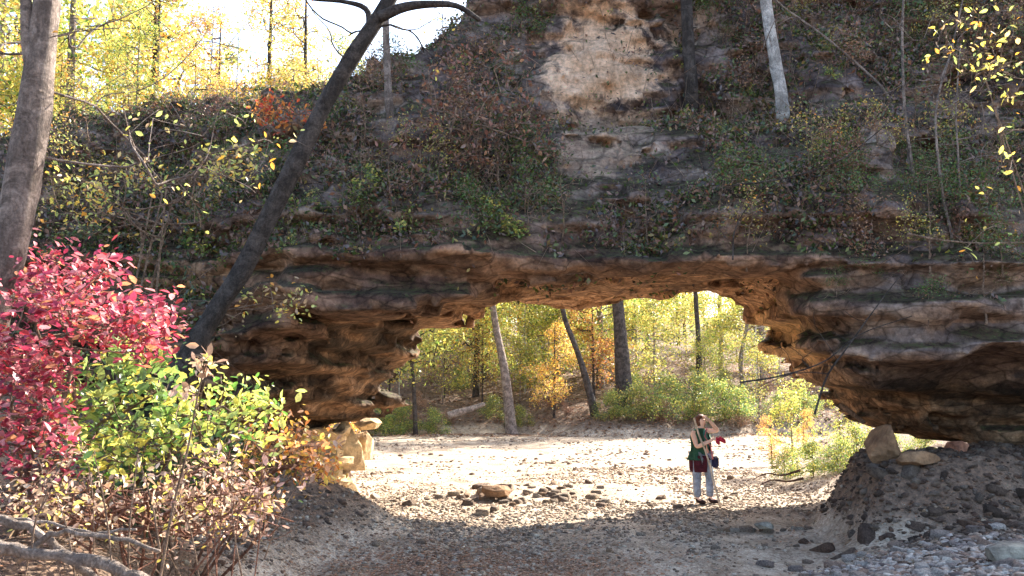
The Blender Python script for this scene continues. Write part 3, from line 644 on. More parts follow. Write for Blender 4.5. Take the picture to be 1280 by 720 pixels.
# ------------------------------------------------------------------ leaf litter, undergrowth
rng = rs(8); g = Geo()
n = 26000; y = rng.uniform(43, 75, n); x = rng.uniform(-.25, .45, n) * y; leaves(g, rng, np.stack([x, y, height(x, y) + .03], 1), .17, .75, 4)
n = 26000; y = rng.uniform(3.5, 24, n); x = rng.uniform(-.75, .7, n) * (y + 2); h = height(x, y)
d = .05 + .8 * (h > .28) + .6 * (vn(x, y * .7, 0, .9, 41) > .3); k = rng.rand(n) < d; leaves(g, rng, np.stack([x, y, h + .012], 1)[k], .06, .8, 4)
n = 12000; x = rng.normal(-.4, 1.1, n); y = rng.normal(11.4, .9, n); k = y > 8.5; leaves(g, rng, np.stack([x, y, height(x, y) + .012], 1)[k], .05, .8, 4)
tag(link('leaf_litter', g.mesh('leaf_litter'), M['litter']), 'fallen brown leaves scattered over banks and creek bed', 'leaf litter', kind='stuff')
g = Geo(); zq = BC[:, 2]; xq = BC[:, 0]; yq = BC[:, 1]
sc_ = ((xq - 2.0) / 1.6) ** 2 + ((zq - 8.7) / 1.6) ** 2; gp_ = ((xq - 1.9) / 1.5) ** 2 + ((zq - 6.4) / .9) ** 2
dens = np.clip(.75 + 1.3 * vn(xq, yq, zq, 1.3, 51) + .8 * vn(xq, yq, zq, .5, 52), 0, 1) * np.clip((zq - 4.0 + .7 * vn(xq, yq, zq, .8, 57)) * 1.6, 0, 1) * (np.abs(xq) < 14) * (yq < 20) * (.3 + np.clip(BN[:, 2] + .45, 0, 1.0)) * (yq < 18.5) * np.where(sc_ < 1, .05, 1) * np.where(gp_ < 1 + .6 * vn(xq, yq, zq, .6, 58), .12, 1)
dens = np.maximum(dens, .35 * ((xq < -4.5) & (zq > 2) & (yq < 18)) * np.clip(vn(xq, yq, zq, 1, 55) + .4, 0, 1))
P, NN = on_rock(rng, 165000, dens); bl = np.clip(.1 + .5 * vn(P[:, 0], P[:, 1], P[:, 2], .7, 61), .03, .6); leaves(g, rng, P + (NN * .8 + [0, -.3, .2]) * (rng.rand(len(P)) * bl)[:, None], .075, .2, 4, nrm=NN, jit=.7, rnd=np.clip(rng.rand(len(P)) * .75 + .25 * (.5 + vn(P[:, 0], P[:, 1], P[:, 2], .9, 62)), 0, .999))
P, NN = on_rock(rng, 22000, dens * (BN[:, 2] > .3)); leaves(g, rng, P + [0, 0, 1] * rng.uniform(.02, .35, len(P))[:, None], .05, .2, 4, jit=.6)
tag(link('cliff_undergrowth', g.mesh('cliff_undergrowth'), M['cliffmix']), 'dull brown and green creepers and litter covering the cliff slopes', 'undergrowth', kind='stuff')
g = Geo()   # fine dead stems and roots on the rock
P, NN = on_rock(rng, 2600, dens + .1 * (zq > 4) * (yq < 18))
for p, nn in zip(P, NN):
    d = rng.normal(size=3) * [.8, .4, .7] + nn * .6 + [0, 0, .5]; d /= np.linalg.norm(d); L = rng.uniform(.25, 1.1); m_ = p + d * L * .5 + rng.normal(size=3) * .06 * L + [0, 0, .05]; e = p + d * L + [0, 0, rng.uniform(-.3, .15) * L]
    tube(g, [p, (p + m_) / 2, m_, e], [.006, .0055, .005, .002], 3)
tag(link('dead_stems', g.mesh('dead_stems'), M['twig']), 'tangle of thin dead stems over the cliff face', 'dead stems', kind='stuff')

# ------------------------------------------------------------------ prototypes of trees and shrubs
def tree_proto(seed, H, r, cs, nt, nl, ls, spread, lm, bark, name='tree', lean=.03, tipr=.012, up=.45, first=.12, shape=4, trunkname='trunk', crownname='crown'):
    r_ = rs(seed); root = thing(name, None, None, (0, 0, 0))
    k = 14; tz = np.linspace(-.3, H, k); dx = np.cumsum(r_.normal(0, lean * H / k, k)); dy = np.cumsum(r_.normal(0, lean * H / k, k))
    tr = np.stack([dx - dx[0], dy - dy[0], tz], 1); trr = r * np.linspace(1, first, k) ** .8; trr[0] *= 1.35
    T = blobs(r_, nt, cs)
    T[:, :2] += np.stack([np.interp(T[:, 2], tz, tr[:, 0]), np.interp(T[:, 2], tz, tr[:, 1])], 1)
    g, tw = plant(r_, tr, trr, T, tipr, .12, .02, 4, 4, 7)
    link(trunkname, g.mesh(trunkname, True), M[bark], root)
    if nl:
        c = Geo(); i = r_.randint(len(tw), size=nl); leaves(c, r_, tw[i] + r_.normal(size=(nl, 3)) * spread, ls, up, shape)
        link(crownname, c.mesh(crownname), M[lm], root)
    return root
PR = {}
def crowns(seed, H, z0, rx, n=9):
    r_ = rs(seed); o = []
    for i in range(n):
        z = z0 + (H - z0) * (i + .5) / n; w = rx * (1 - .55 * ((z - z0) / (H - z0)) ** 2); a = r_.uniform(0, 6.28)
        o.append(((math.cos(a) * w * .5, math.sin(a) * w * .5, z), (w * .75, w * .75, (H - z0) / n * .8), w))
    return o
PR['yellow_tree'] = [tree_proto(201, 13, .2, crowns(1, 13.5, 2.0, 3.2, 12), 260, 6500, .2, .32, 'yellow', 'bark_dark', 'tree')]
PR['lime_tree'] = [tree_proto(202, 14, .22, crowns(2, 14, 1.6, 3.4, 12), 260, 7000, .2, .34, 'lime', 'bark_grey', 'tree')]
PR['orange_tree'] = [tree_proto(203, 9, .13, crowns(3, 9, 1.5, 2.8, 9), 200, 5200, .18, .28, 'orange', 'bark_dark', 'tree')]
PR['lime_sapling'] = [tree_proto(204, 4.6, .05, crowns(4, 5, .8, 1.6, 7), 120, 2300, .13, .22, 'lime', 'bark_grey', 'sapling', tipr=.008)]
PR['yellow_sapling'] = [tree_proto(205, 5.2, .05, crowns(5, 5.5, 1.3, 1.5, 7), 120, 2200, .13, .22, 'yellow', 'bark_dark', 'sapling', tipr=.008)]
PR['green_bush'] = [tree_proto(206, 1.6, .04, crowns(6, 1.9, .15, 1.2, 5), 90, 3000, .1, .16, 'green', 'twig', 'bush', tipr=.006, trunkname='stem', crownname='foliage')]
PR['bare_sapling'] = [tree_proto(207, 6.5, .05, crowns(7, 6.5, 1.5, 1.6, 8), 120, 300, .1, .2, 'brown', 'bark_pale', 'sapling', tipr=.006)]
PR['brown_bush'] = [tree_proto(208, 1.3, .03, crowns(8, 1.5, .1, 1.0, 5), 80, 1500, .09, .14, 'litter', 'twig', 'bush', tipr=.006, trunkname='stem', crownname='foliage')]
# cliff shrubs
PR['cliff_bare'] = [tree_proto(220 + i, 1.3 + .3 * i, .022, crowns(20 + i, 1.5 + .3 * i, .2, .75, 5), 60, 90, .05, .08, 'cliffmix', 'twig', 'shrub', tipr=.0035, lean=.15, trunkname='stem', crownname='foliage') for i in range(3)]
PR['cliff_brown'] = [tree_proto(230 + i, 1.0, .02, crowns(30 + i, 1.2, .1, .75, 5), 50, 700, .06, .1, 'maroon', 'twig', 'shrub', tipr=.0035, lean=.15, trunkname='stem', crownname='foliage') for i in range(2)]
PR['cliff_dark'] = [tree_proto(240 + i, .8, .02, crowns(40 + i, 1.0, .05, .75, 4), 50, 1100, .055, .1, 'dark', 'twig', 'shrub', tipr=.0035, lean=.15, trunkname='stem', crownname='foliage') for i in range(2)]
PR['cliff_green'] = [tree_proto(250, .45, .01, crowns(50, .5, .05, .4, 3), 25, 150, .085, .06, 'green', 'twig', 'fern', tipr=.003, lean=.15, trunkname='stem', crownname='foliage')]
PR['cliff_yellow'] = [tree_proto(260, 1.5, .018, crowns(60, 1.7, .3, .9, 5), 60, 420, .06, .1, 'yellow', 'twig', 'shrub', tipr=.0035, lean=.15, trunkname='stem', crownname='foliage')]
used = set()
def put(kind, p, sc, desc, cat, group, rz=None, tilt=0, at_=None):
    v = PR[kind]; i = rng.randint(len(v)); o = v[i]; rz = rng.uniform(0, 6.28) if rz is None else rz
    if (kind, i) not in used: used.add((kind, i)); o.location = tuple(float(a) for a in p); o.rotation_euler = (0, 0, rz); o.scale = (sc,) * 3
    else: o = dup(o, p, rz, sc)
    if tilt: o.rotation_euler = (tilt, 0, 0)
    reg(o, desc, at_ if at_ is not None else p, cat, group); return o
rng = rs(77)
# forest beyond the arch
pts = []
def far_spots(n, y0, y1, gap, a=-.23, b=.42, ox=0):
    out = []; tr = 0
    while len(out) < n and tr < n * 60:
        tr += 1; y = rng.uniform(y0, y1); x = rng.uniform(a, b) * y + ox
        if all((x - q_[0]) ** 2 + (y - q_[1]) ** 2 > gap ** 2 for q_ in pts): out.append((x, y)); pts.append((x, y))
    return out
G1 = 'forest trees beyond the arch'
for (x, y) in far_spots(26, 52, 84, 3.4):
    k = ['yellow_tree', 'lime_tree', 'lime_tree', 'yellow_tree', 'lime_tree'][rng.randint(5)]
    put(k, (x, y, hz(x, y)), rng.uniform(.8, 1.15), {'yellow_tree': 'yellow-leaved tree', 'lime_tree': 'yellow-green tree', 'orange_tree': 'orange-leaved tree'}[k], 'tree', G1)
for (x, y) in far_spots(22, 82, 125, 4.5):
    k = ['yellow_tree', 'lime_tree'][rng.randint(2)]; put(k, (x, y, hz(x, y)), rng.uniform(1.0, 1.3), {'yellow_tree': 'distant yellow tree', 'lime_tree': 'distant green tree'}[k], 'tree', G1)
for (x, y) in far_spots(50, 47.5, 70, 1.5):
    k = ['yellow_sapling', 'lime_sapling', 'lime_sapling', 'lime_sapling', 'bare_sapling'][rng.randint(5)]
    put(k, (x, y, hz(x, y)), rng.uniform(.75, 1.35), {'yellow_sapling': 'yellow sapling', 'lime_sapling': 'leafy green sapling', 'bare_sapling': 'bare pale sapling'}[k], 'sapling', 'saplings on the far bank')
for (x, y) in far_spots(44, 44.8, 58, 1.2):
    k = ['green_bush', 'brown_bush', 'brown_bush'][rng.randint(3)]
    put(k, (x, y, hz(x, y)), rng.uniform(.4, .85), {'green_bush': 'green bush', 'brown_bush': 'brown bush'}[k] + '', 'bush', 'bushes on the far bank')
for px, py, sc in ((790, 500, .9), (825, 500, 1.15), (868, 500, 1.2), (905, 495, 1.0), (480, 515, 1.0), (505, 515, .8), (540, 515, .7), (930, 500, .9)):
    p = at(px, py, 45.5); put('green_bush', (p[0], p[1], hz(p[0], p[1])), sc, 'dense green bush', 'bush', 'bushes on the far bank', at_=p)
# right bank behind the arch
for px, D, sc, k, d in ((985, 24, 1.25, 'lime_sapling', 'bright yellow-green bush'), (1045, 22.5, 1.0, 'lime_sapling', 'bright yellow-green bush'), (960, 27, .55, 'orange_tree', 'orange sunlit bush'), (1085, 24, .8, 'lime_sapling', 'bright yellow-green bush'), (1150, 23.5, .7, 'lime_sapling', 'bright yellow-green bush'), (1000, 30, .5, 'orange_tree', 'orange sunlit bush'), (1210, 24, .6, 'orange_tree', 'orange sunlit bush')):
    x = (px - 640) / F * D; put(k, (x, D, hz(x, D)), sc * (.38 if 'sap' in k else .3), d, 'bush', 'sunlit bushes behind the right end of the arch')
for px, D, sc in ((1010, 21.5, .45), (1040, 20.8, .4), (1065, 21.5, .5), (1100, 21, .4), (975, 22.5, .4), (1150, 20.6, .4)):
    x = (px - 640) / F * D; put('green_bush', (x, D, hz(x, D)), sc, 'low leafy green bush', 'bush', 'sunlit bushes behind the right end of the arch')
for px, D, sc in ((692, 47, .55), (742, 51, .7)):
    x = (px - 640) / F * D; put('orange_tree', (x, D, hz(x, D)), sc, 'orange-leaved young tree', 'tree', G1, at_=(x, D, 4))
# big trunks beyond the arch
def bigtree(px, py, D, path, r, label, bark='bark_dark', lm='yellow', H=15, seed=1, crown=True, name='tree'):
    r_ = rs(seed); P_ = [at(a, b, D) for a, b in path]; P_[0] = np.array([P_[0][0], D, hz(P_[0][0], D) - .2]); tr = smoothpath(P_, 16)
    d = tr[-1] - tr[-3]; d /= np.linalg.norm(d); ext = [tr[-1] + d * s + r_.normal(size=3) * .04 * s for s in np.linspace(.8, max(1, H - (tr[-1][2] - tr[0][2])), 8)]
    tr = np.concatenate([tr, ext]); rr = r * np.linspace(1, .3, len(tr)); rr[0] *= 1.4; rr[1] *= 1.1; o0 = tr[0].copy(); o0[2] += .2
    root = thing(name, label, 'tree', o0); cs = [((tr[-1][0] * t_ + tr[8][0] * (1 - t_), D, z_), (3, 3, 1.6), 1) for t_, z_ in ((.4, o0[2] + H * .55), (.7, o0[2] + H * .75), (1, o0[2] + H * .95))]
    g, tw = plant(r_, tr - o0, rr, blobs(r_, 130, cs) - o0, .012, .12, .02, 4, 5, 12, .15)
    link('trunk', g.mesh('trunk', True), M[bark], root)
    if crown:
        c = Geo(); i = r_.randint(len(tw), size=4500); leaves(c, r_, tw[i] + r_.normal(size=(4500, 3)) * .35, .2, .45, 4); link('crown', c.mesh('crown'), M[lm], root)
    return root
bigtree(0, 0, 47, [(781, 505), (778, 450), (773, 390), (768, 340)], .47, 'tallest thick dark trunk seen through the middle of the arch', seed=11, H=17)
bigtree(0, 0, 46, [(640, 525), (632, 470), (620, 410), (612, 360)], .27, 'grey trunk left of the thick dark one beyond the arch', 'bark_grey', 'lime', seed=12)
bigtree(0, 0, 46, [(745, 515), (733, 475), (722, 440), (705, 395), (700, 350)], .2, 'slender dark trunk leaning left between the two thick ones', 'bark_dark', 'yellow', seed=13)
bigtree(0, 0, 52, [(872, 500), (874, 440), (870, 380), (868, 330)], .2, 'dark upright trunk near the right part of the arch opening', 'bark_dark', 'lime', seed=14)
bigtree(0, 0, 45, [(520, 520), (517, 480), (514, 440), (516, 400)], .11, 'thin dark trunk close to the left ledges of the arch', 'bark_dark', 'lime', H=9, seed=15)
bigtree(0, 0, 58, [(606, 510), (604, 440), (608, 380), (606, 330)], .2, 'upright trunk behind the grey one beyond the arch', 'bark_dark', 'lime', seed=16)
bigtree(0, 0, 56, [(930, 510), (926, 450), (935, 400), (940, 350)], .16, 'rightmost slim trunk seen through the arch', 'bark_grey', 'yellow', seed=17)
# trees above the left skyline
G2 = 'trees along the left skyline'
for x, y, s, k in ((-15.5, 22, .62, 'yellow_tree'), (-13.2, 20.5, .55, 'yellow_tree'), (-10.8, 21, .6, 'lime_tree'), (-9.2, 22, .5, 'yellow_tree'), (-7.4, 21, .55, 'bare_sapling'), (-6.4, 22.5, .42, 'yellow_tree'), (-11.8, 19.2, .7, 'bare_sapling'), (-5.6, 20.5, .4, 'yellow_sapling'),
                   (-8.4, 19.2, .5, 'lime_sapling'), (-4.6, 19.4, .3, 'yellow_sapling'), (-3.6, 18.6, .35, 'lime_sapling'), (-7.0, 18.9, .4, 'yellow_sapling'), (-9.9, 18.8, .45, 'yellow_sapling'), (-5.2, 21.5, .36, 'yellow_tree'), (-4.3, 20.8, .28, 'orange_tree'), (-8.0, 23.5, .5, 'orange_tree'), (-6.2, 19.3, .4, 'bare_sapling'), (-12.4, 22.5, .5, 'orange_tree')):
    p = (x, y, down(x, y) - .1); put(k, p, s, {'yellow_tree': 'golden-leaved tree', 'lime_tree': 'yellow-green tree', 'orange_tree': 'orange-leaved tree', 'bare_sapling': 'nearly bare pale tree', 'yellow_sapling': 'small yellow tree', 'lime_sapling': 'small green tree'}[k] + ' on the ridge', 'tree', G2, at_=(x, y, p[2] + 2))
for x, y, s, k in ((-13, 31, 1.15, 'yellow_tree'), (-17, 36, 1.3, 'lime_tree'), (-20, 42, 1.4, 'orange_tree'), (-22, 38, 1.3, 'yellow_tree'), (-15.5, 45, 1.35, 'lime_tree'), (-18, 30, 1.1, 'lime_tree'), (-26, 47, 1.5, 'yellow_tree')):
    put(k, (x, y, hz(x, y)), s, {'yellow_tree': 'tall golden tree', 'orange_tree': 'tall orange tree', 'lime_tree': 'tall green tree'}[k] + ' behind the ridge', 'tree', G2, at_=(x, y, 14))
# ------------------------------------------------------------------ shrubs on the cliff
rng = rs(99); cnt = 0
for row, yy in enumerate(range(30, 350, 33)):
    for xx in range(70, 1290, 46):
        px, py = xx + rng.uniform(-22, 22), yy + rng.uniform(-15, 15)
        if 670 < px < 840 and py < 265 and rng.rand() < .93: continue
        if 560 < px < 1000 and py > 322: continue
        if rng.rand() < .42: continue
        p, nn = rock_at(px, py)
        if p is None or p[2] < 4.2 and px > 350: continue
        k = rng.choice(['cliff_bare', 'cliff_brown', 'cliff_dark', 'cliff_yellow', 'cliff_green'], p=[.36, .2, .27, .1, .07] if px > 350 else [.3, .15, .2, .3, .05])
        if nn[2] < -.2: k = 'cliff_green'
        d = {'cliff_bare': 'bare twiggy shrub', 'cliff_brown': 'brown-leaved shrub', 'cliff_dark': 'dark green shrub', 'cliff_yellow': 'sparse yellow shrub', 'cliff_green': 'bright green fern clump'}[k]
        put(k, p - nn * .05, rng.uniform(.45, .95), d, 'fern' if k == 'cliff_green' else 'shrub', 'plants growing on the cliff', tilt=.35 * (1 if rng.rand() < .7 else 0)); cnt += 1
for px, py in ((462, 245), (470, 265), (640, 297), (625, 292), (515, 292), (445, 268), (1185, 355), (898, 178), (870, 5), (360, 290), (255, 320)):
    p, nn = rock_at(px, py)
    if p is not None: put('cliff_green', p, rng.uniform(.7, 1.1), 'bright green fern clump', 'fern', 'plants growing on the cliff')
for i in range(34):
    px, py = rng.uniform(1040, 1285), rng.uniform(190, 400); p, nn = rock_at(px, py)
    if p is None or p[2] < 3.0: continue
    k = ['cliff_dark', 'cliff_bare', 'cliff_yellow', 'cliff_dark'][rng.randint(4)]
    put(k, p - nn * .05, rng.uniform(.35, .75), {'cliff_dark': 'dark green shrub', 'cliff_bare': 'bare twiggy shrub', 'cliff_yellow': 'sparse yellow shrub'}[k], 'shrub', 'plants growing on the cliff')
def clump(name, label, cat, box, D0, D1, base, nt, nl, ls, lm, bark, seed, tipr=.004, stem_r=.015, spread=.07, up=.45, shape=6, stems=3, sag=0, wob=.12, group=None, stemname='stem', asp=.5):
    """shrub whose targets fill photo polygons [(cx,cy,rx,ry,weight)] at depths D0..D1"""
    r_ = rs(seed); w = np.array([b[4] for b in box], float); kk = r_.choice(len(box), nt, p=w / w.sum()); T = []
    for i in kk:
        cx, cy, rx, ry, _ = box[i]; a = r_.uniform(0, 6.28); q_ = math.sqrt(r_.rand()); T.append(at(cx + rx * q_ * math.cos(a), cy + ry * q_ * math.sin(a), r_.uniform(D0, D1)))
    T = np.array(T); base = np.asarray(base, float); ctr = T.mean(0); root = thing(name, label, cat, base, group=group); g = Geo(); tws = []
    for s in range(stems):
        k = np.arange(nt) % stems == s; c_ = T[k].mean(0) * .5 + ctr * .5 + r_.normal(size=3) * .1; b_ = base + r_.normal(size=3) * [.04, .04, 0] * stems ** .5
        tr = smoothpath([b_, b_ * .55 + c_ * .45 + r_.normal(size=3) * .08, c_], 7)
        _, tw = plant(r_, tr - base, stem_r * np.linspace(1, .45, 7), T[k] - base, tipr, wob, sag, 4, 4, 6, g=g); tws.append(tw)
    tw = np.concatenate(tws); link(stemname, g.mesh(stemname, True), M[bark], root)
    if nl:
        c = Geo(); i = r_.randint(len(tw), size=nl); leaves(c, r_, tw[i] + r_.normal(size=(nl, 3)) * spread, ls, up, shape, asp, jit=.6); link('foliage', c.mesh('foliage'), M[lm], root)
    return root
p, _ = rock_at(600, 215)
clump('shrub', 'large scrub oak with hanging rusty brown leaves left of the tan scar', 'shrub', [(600, 110, 85, 60, 3), (560, 170, 70, 40, 2), (650, 150, 50, 60, 1)], 13.9, 15.2, p, 130, 1300, .075, 'maroon', 'twig', 301, .005, .03, .12)
p, _ = rock_at(355, 170)
clump('shrub', 'small bush with orange-red leaves on the skyline beside the leaning tree', 'shrub', [(350, 140, 34, 18, 1), (385, 150, 18, 14, .4)], p[1] - .7, p[1] - .2, p, 45, 520, .07, 'skyline_red', 'twig', 302, .004, .015, .08)
p, _ = rock_at(215, 360)
clump('shrub', 'sparse sunlit shrub with yellow leaves against the left cliff', 'shrub', [(280, 205, 60, 20, 1.2), (130, 215, 70, 25, 1), (110, 270, 70, 30, 1), (190, 240, 90, 50, 1), (330, 380, 50, 30, .6)], 11.5, 13.5, [-5.6, 12.6, hz(-5.6, 12.6)], 150, 1100, .065, 'yellow', 'twig', 303, .004, .025, .1, stems=4)
# ------------------------------------------------------------------ named trunks
def trunk_thing(name, label, cat, path, D, rad, bark, targets=None, tD=None, nl=0, lm=None, ls=.06, limbs=(), seed=1, z0=None, tipr=.005, n=44, spread=.08, rough=.16, wob=.1, bury=False):
    r_ = rs(seed); P_ = [at(a, b, D if np.isscalar(D) else D[i]) for i, (a, b) in enumerate(path)]
    if bury: P_.insert(0, P_[0] + (P_[0] - P_[1]) * min(1, .5 / np.linalg.norm(P_[0] - P_[1])) + [0, .35, 0])
    if z0 is not None: P_[0][2] = z0
    tr = smoothpath(P_, n); o0 = tr[0].copy(); root = thing(name, label, cat, o0)
    rr = np.interp(np.linspace(0, 1, n), np.linspace(0, 1, len(rad)), rad)
    T = np.zeros((0, 3))
    if targets is not None:
        T = np.array([at(cx + rx * r_.normal() * .6, cy + ry * r_.normal() * .6, r_.uniform(*tD)) for cx, cy, rx, ry, k in targets for _ in range(k)]) - o0
    g = Geo(); g2, tw = plant(r_, tr - o0, rr, T, tipr, wob, 0, 5, 5, 22, rough, g=g)
    link('trunk', g.mesh('trunk', True), M[bark], root)
    for lp, lD, lr in limbs:
        q_ = smoothpath([at(a, b, lD) for a, b in lp], 16) - o0; lg = Geo(); tube(lg, q_, np.linspace(lr[0], lr[1], 16), 10, rough); link('limb', lg.mesh('limb', True), M[bark], root)
    if nl: c = Geo(); i = r_.randint(len(tw), size=nl); leaves(c, r_, tw[i] + r_.normal(size=(nl, 3)) * spread, ls, .4, 6); link('crown', c.mesh('crown'), M[lm], root)
    return root
trunk_thing('tree', 'big grey mottled trunk in the left foreground with a forked top', 'tree', [(-75, 640), (-14, 400), (13, 300), (32, 200), (47, 100), (58, 0), (75, -160), (100, -500)], 7, [.19, .15, .14, .135, .13, .1, .09, .05], 'bark_grey',
            [(250, 190, 90, 50, 22), (330, 150, 60, 80, 8), (160, 120, 40, 40, 8), (0, 40, 40, 40, 8), (100, 30, 60, 40, 8), (250, 40, 120, 30, 10)], (6.6, 9.5), 160, 'yellow', limbs=[([(47, 118), (36, 60), (32, 0), (25, -120)], 6.95, (.06, .04))], seed=401, z0=hz(-4.6, 7), tipr=.0028)
trunk_thing('tree', 'dark trunk leaning far to the right across the left cliff', 'tree', [(205, 500), (240, 437), (270, 388), (302, 340), (338, 268), (372, 200), (405, 132), (440, 72), (470, 28), (496, -20), (520, -80)], 12.2, [.15, .14, .14, .135, .13, .13, .12, .115, .105, .1, .09], 'bark_dark',
            [(500, -60, 60, 30, 10), (420, 60, 30, 30, 5), (540, 50, 30, 40, 8), (390, -10, 40, 20, 5)], (11.7, 13), 60, 'yellow', limbs=[([(474, 22), (505, 9), (540, 5), (572, 8), (600, 25)], 12.1, (.08, .03)), ([(462, 38), (458, 12), (430, 2), (385, -2), (350, -14)], 12.3, (.05, .015))], seed=402, tipr=.006)
for lab, path, r0, bk, sd_ in (('pale bare snag leaning on the upper right cliff', [(978, 134), (970, 80), (960, 20), (952, -60), (945, -200)], .125, 'bark_pale', 411),
                               ('thin upright trunk standing on the skyline beside the leaning tree', [(487, 142), (484, 80), (482, 20), (480, -60), (478, -200)], .07, 'bark_grey', 412),
                               ('dark vine-hung trunk right of the tan scar', [(864, 112), (861, 60), (858, 0), (856, -60), (850, -200)], .13, 'bark_dark', 413)):
    p, _ = rock_at(*path[0]); D = p[1] - .3 if p is not None else 17
    trunk_thing('tree' if 'snag' not in lab else 'snag', lab, 'tree', path, D, [r0 * 1.15, r0, r0 * .9, r0 * .8, r0 * .6], bk, [(path[-1][0], -120, 60, 50, 12)], (D - 1, D + 1), seed=sd_, bury=True)
for lab, path, r0, tg, sd_ in (('slim pale sapling slanting left in the upper right', [(1110, 120), (1085, 92), (1030, 45), (975, 5), (930, -40)], .03, [(1000, 40, 60, 40, 14)], 421),
                               ('tallest bare pale sapling at the upper right', [(1143, 232), (1132, 150), (1128, 60), (1130, -20), (1135, -120)], .035, [(1150, 60, 60, 60, 26), (1100, 30, 40, 50, 14)], 422),
                               ('bare forked sapling right of the pale one', [(1190, 300), (1178, 240), (1170, 140), (1190, 60), (1210, -30)], .03, [(1190, 120, 50, 80, 24)], 423),
                               ('thin upright sapling near the far right cliff', [(1200, 280), (1198, 200), (1195, 140), (1200, 60)], .02, [(1230, 150, 40, 60, 16)], 424),
                               ('short pale broken stem below the bare saplings', [(1142, 228), (1137, 200), (1136, 180)], .045, None, 425)):
    p, _ = rock_at(*path[0]); D = p[1] - .1 if p is not None else 15
    trunk_thing('sapling', lab, 'sapling', path, D, [r0 * .95, r0 * .8, r0 * .65, r0 * .5, r0 * .3][:max(3, len(path))], 'bark_grey', tg, (D - .8, D + .3), seed=sd_, tipr=.0045, bury=True)
for lab, path, r0, D, tg, sd_ in (('grey dead branch slanting up in front of the right end of the arch', [(1018, 518), (1034, 470), (1058, 436), (1098, 380), (1125, 345)], .015, 12.2, [(960, 470, 40, 20, 2), (1010, 440, 30, 20, 3), (1040, 400, 30, 20, 3)], 431),
                                  ('thin arched twig crossing the cliff above the right side of the arch', [(915, 232), (985, 222), (1050, 200), (1085, 175), (1112, 152)], .014, 13.2, [(940, 240, 30, 10, 2)], 432),
                                  ('drooping bare stem curving over the arch lip', [(916, 325), (918, 290), (932, 262), (952, 240)], .012, 13.0, None, 433),
                                  ('long reddish fallen stem lying level at the far right', [(1135, 292), (1175, 300), (1230, 304), (1300, 302)], .016, 12.6, None, 434),
                                  ('dark curved twig crossing the bare tan rock inside the arch', [(925, 478), (975, 470), (1030, 452), (1075, 418), (1140, 395)], .014, 12.6, [(1000, 440, 25, 20, 3)], 435)):
    r_ = rs(sd_); tr = smoothpath([at(a, b, D) for a, b in path], 16); g = Geo(); T = np.zeros((0, 3))
    if tg: T = np.array([at(cx + rx * r_.normal() * .6, cy + ry * r_.normal() * .6, r_.uniform(D - .4, D + .4)) for cx, cy, rx, ry, k in tg for _ in range(k)])
    plant(r_, tr, r0 * np.linspace(1, .4, 16), T, .004, g=g); tag(link('dead_branch', g.mesh('dead_branch', True), M['bark_dark' if 'arch' in lab else 'twig']), lab, 'branch')
clump('sapling', 'sapling with golden leaves reaching in at the upper right corner', 'sapling', [(1220, 40, 50, 40, 2), (1255, 90, 40, 40, 1), (1190, 70, 30, 30, .6), (1270, 180, 30, 60, .6), (1240, 300, 50, 40, .3)], 9.2, 10.6, [6.8, 10, hz(6.8, 10)], 90, 200, .075, 'yellow', 'twig', 305, .003, .014, .09, stems=2)
# ------------------------------------------------------------------ foreground plants at the left
def gb(x, y): return [x, y, hz(x, y)]
clump('dogwood', 'dogwood with crimson leaves beside the big left trunk', 'shrub', [(90, 360, 75, 45, 2), (150, 400, 70, 35, 1.6), (40, 420, 70, 60, 2.2), (30, 500, 60, 50, 1.6), (50, 560, 65, 50, 1.3), (190, 430, 30, 20, .4)], 6.0, 7.4, gb(-3.7, 6.8), 220, 3900, .066, 'red', 'twig', 311, .0035, .03, .08, up=.55, stems=4)
clump('bush', 'bright green leafy bush below the crimson dogwood', 'bush', [(160, 470, 60, 40, 2), (120, 540, 60, 40, 1), (200, 520, 50, 40, 1), (90, 500, 40, 40, .6)], 6.9, 8.0, gb(-3.3, 7.4), 90, 1150, .085, 'green', 'twig', 312, .0035, .02, .08, stems=4)
clump('bush', 'yellow-green bush in the middle of the left thicket', 'bush', [(270, 510, 70, 40, 2), (220, 560, 60, 40, 1), (330, 520, 40, 40, .8), (130, 570, 60, 30, 1)], 6.6, 7.8, gb(-2.7, 7.2), 100, 1000, .065, 'lime', 'twig', 313, .0035, .02, .08, stems=4)
clump('bush', 'pale pinkish dried bush at the right edge of the left thicket', 'bush', [(350, 555, 45, 35, 2), (392, 572, 28, 28, 1.6), (320, 600, 30, 40, .7)], 7.6, 8.6, gb(-2.7, 8.2), 110, 1200, .055, 'orange', 'twig_red', 314, .003, .015, .07, stems=4)
clump('bush', 'low tangle of brown dried leaves behind the fallen logs', 'bush', [(80, 630, 90, 35, 2), (200, 640, 70, 40, 1.5), (270, 620, 50, 50, 1)], 5.2, 6.8, gb(-2.6, 6.2), 220, 1300, .045, 'dried', 'twig_red', 315, .003, .012, .07, stems=6, wob=.2)
clump('bush', 'dark leafy bush in the shade behind the left thicket', 'bush', [(260, 580, 110, 60, 1), (180, 600, 90, 60, 1)], 8.2, 9.2, gb(-3.6, 9.0), 120, 2400, .07, 'dark', 'twig', 316, .0035, .02, .1, stems=4)
clump('shrub', 'bare reddish twiggy shrub at the bottom of the left thicket', 'shrub', [(300, 600, 60, 60, 2), (330, 650, 40, 40, 1), (250, 640, 50, 50, 1)], 5.0, 6.2, gb(-1.75, 5.3), 90, 260, .045, 'dried', 'twig_red', 317, .0018, .006, .04, stems=5, wob=.06)
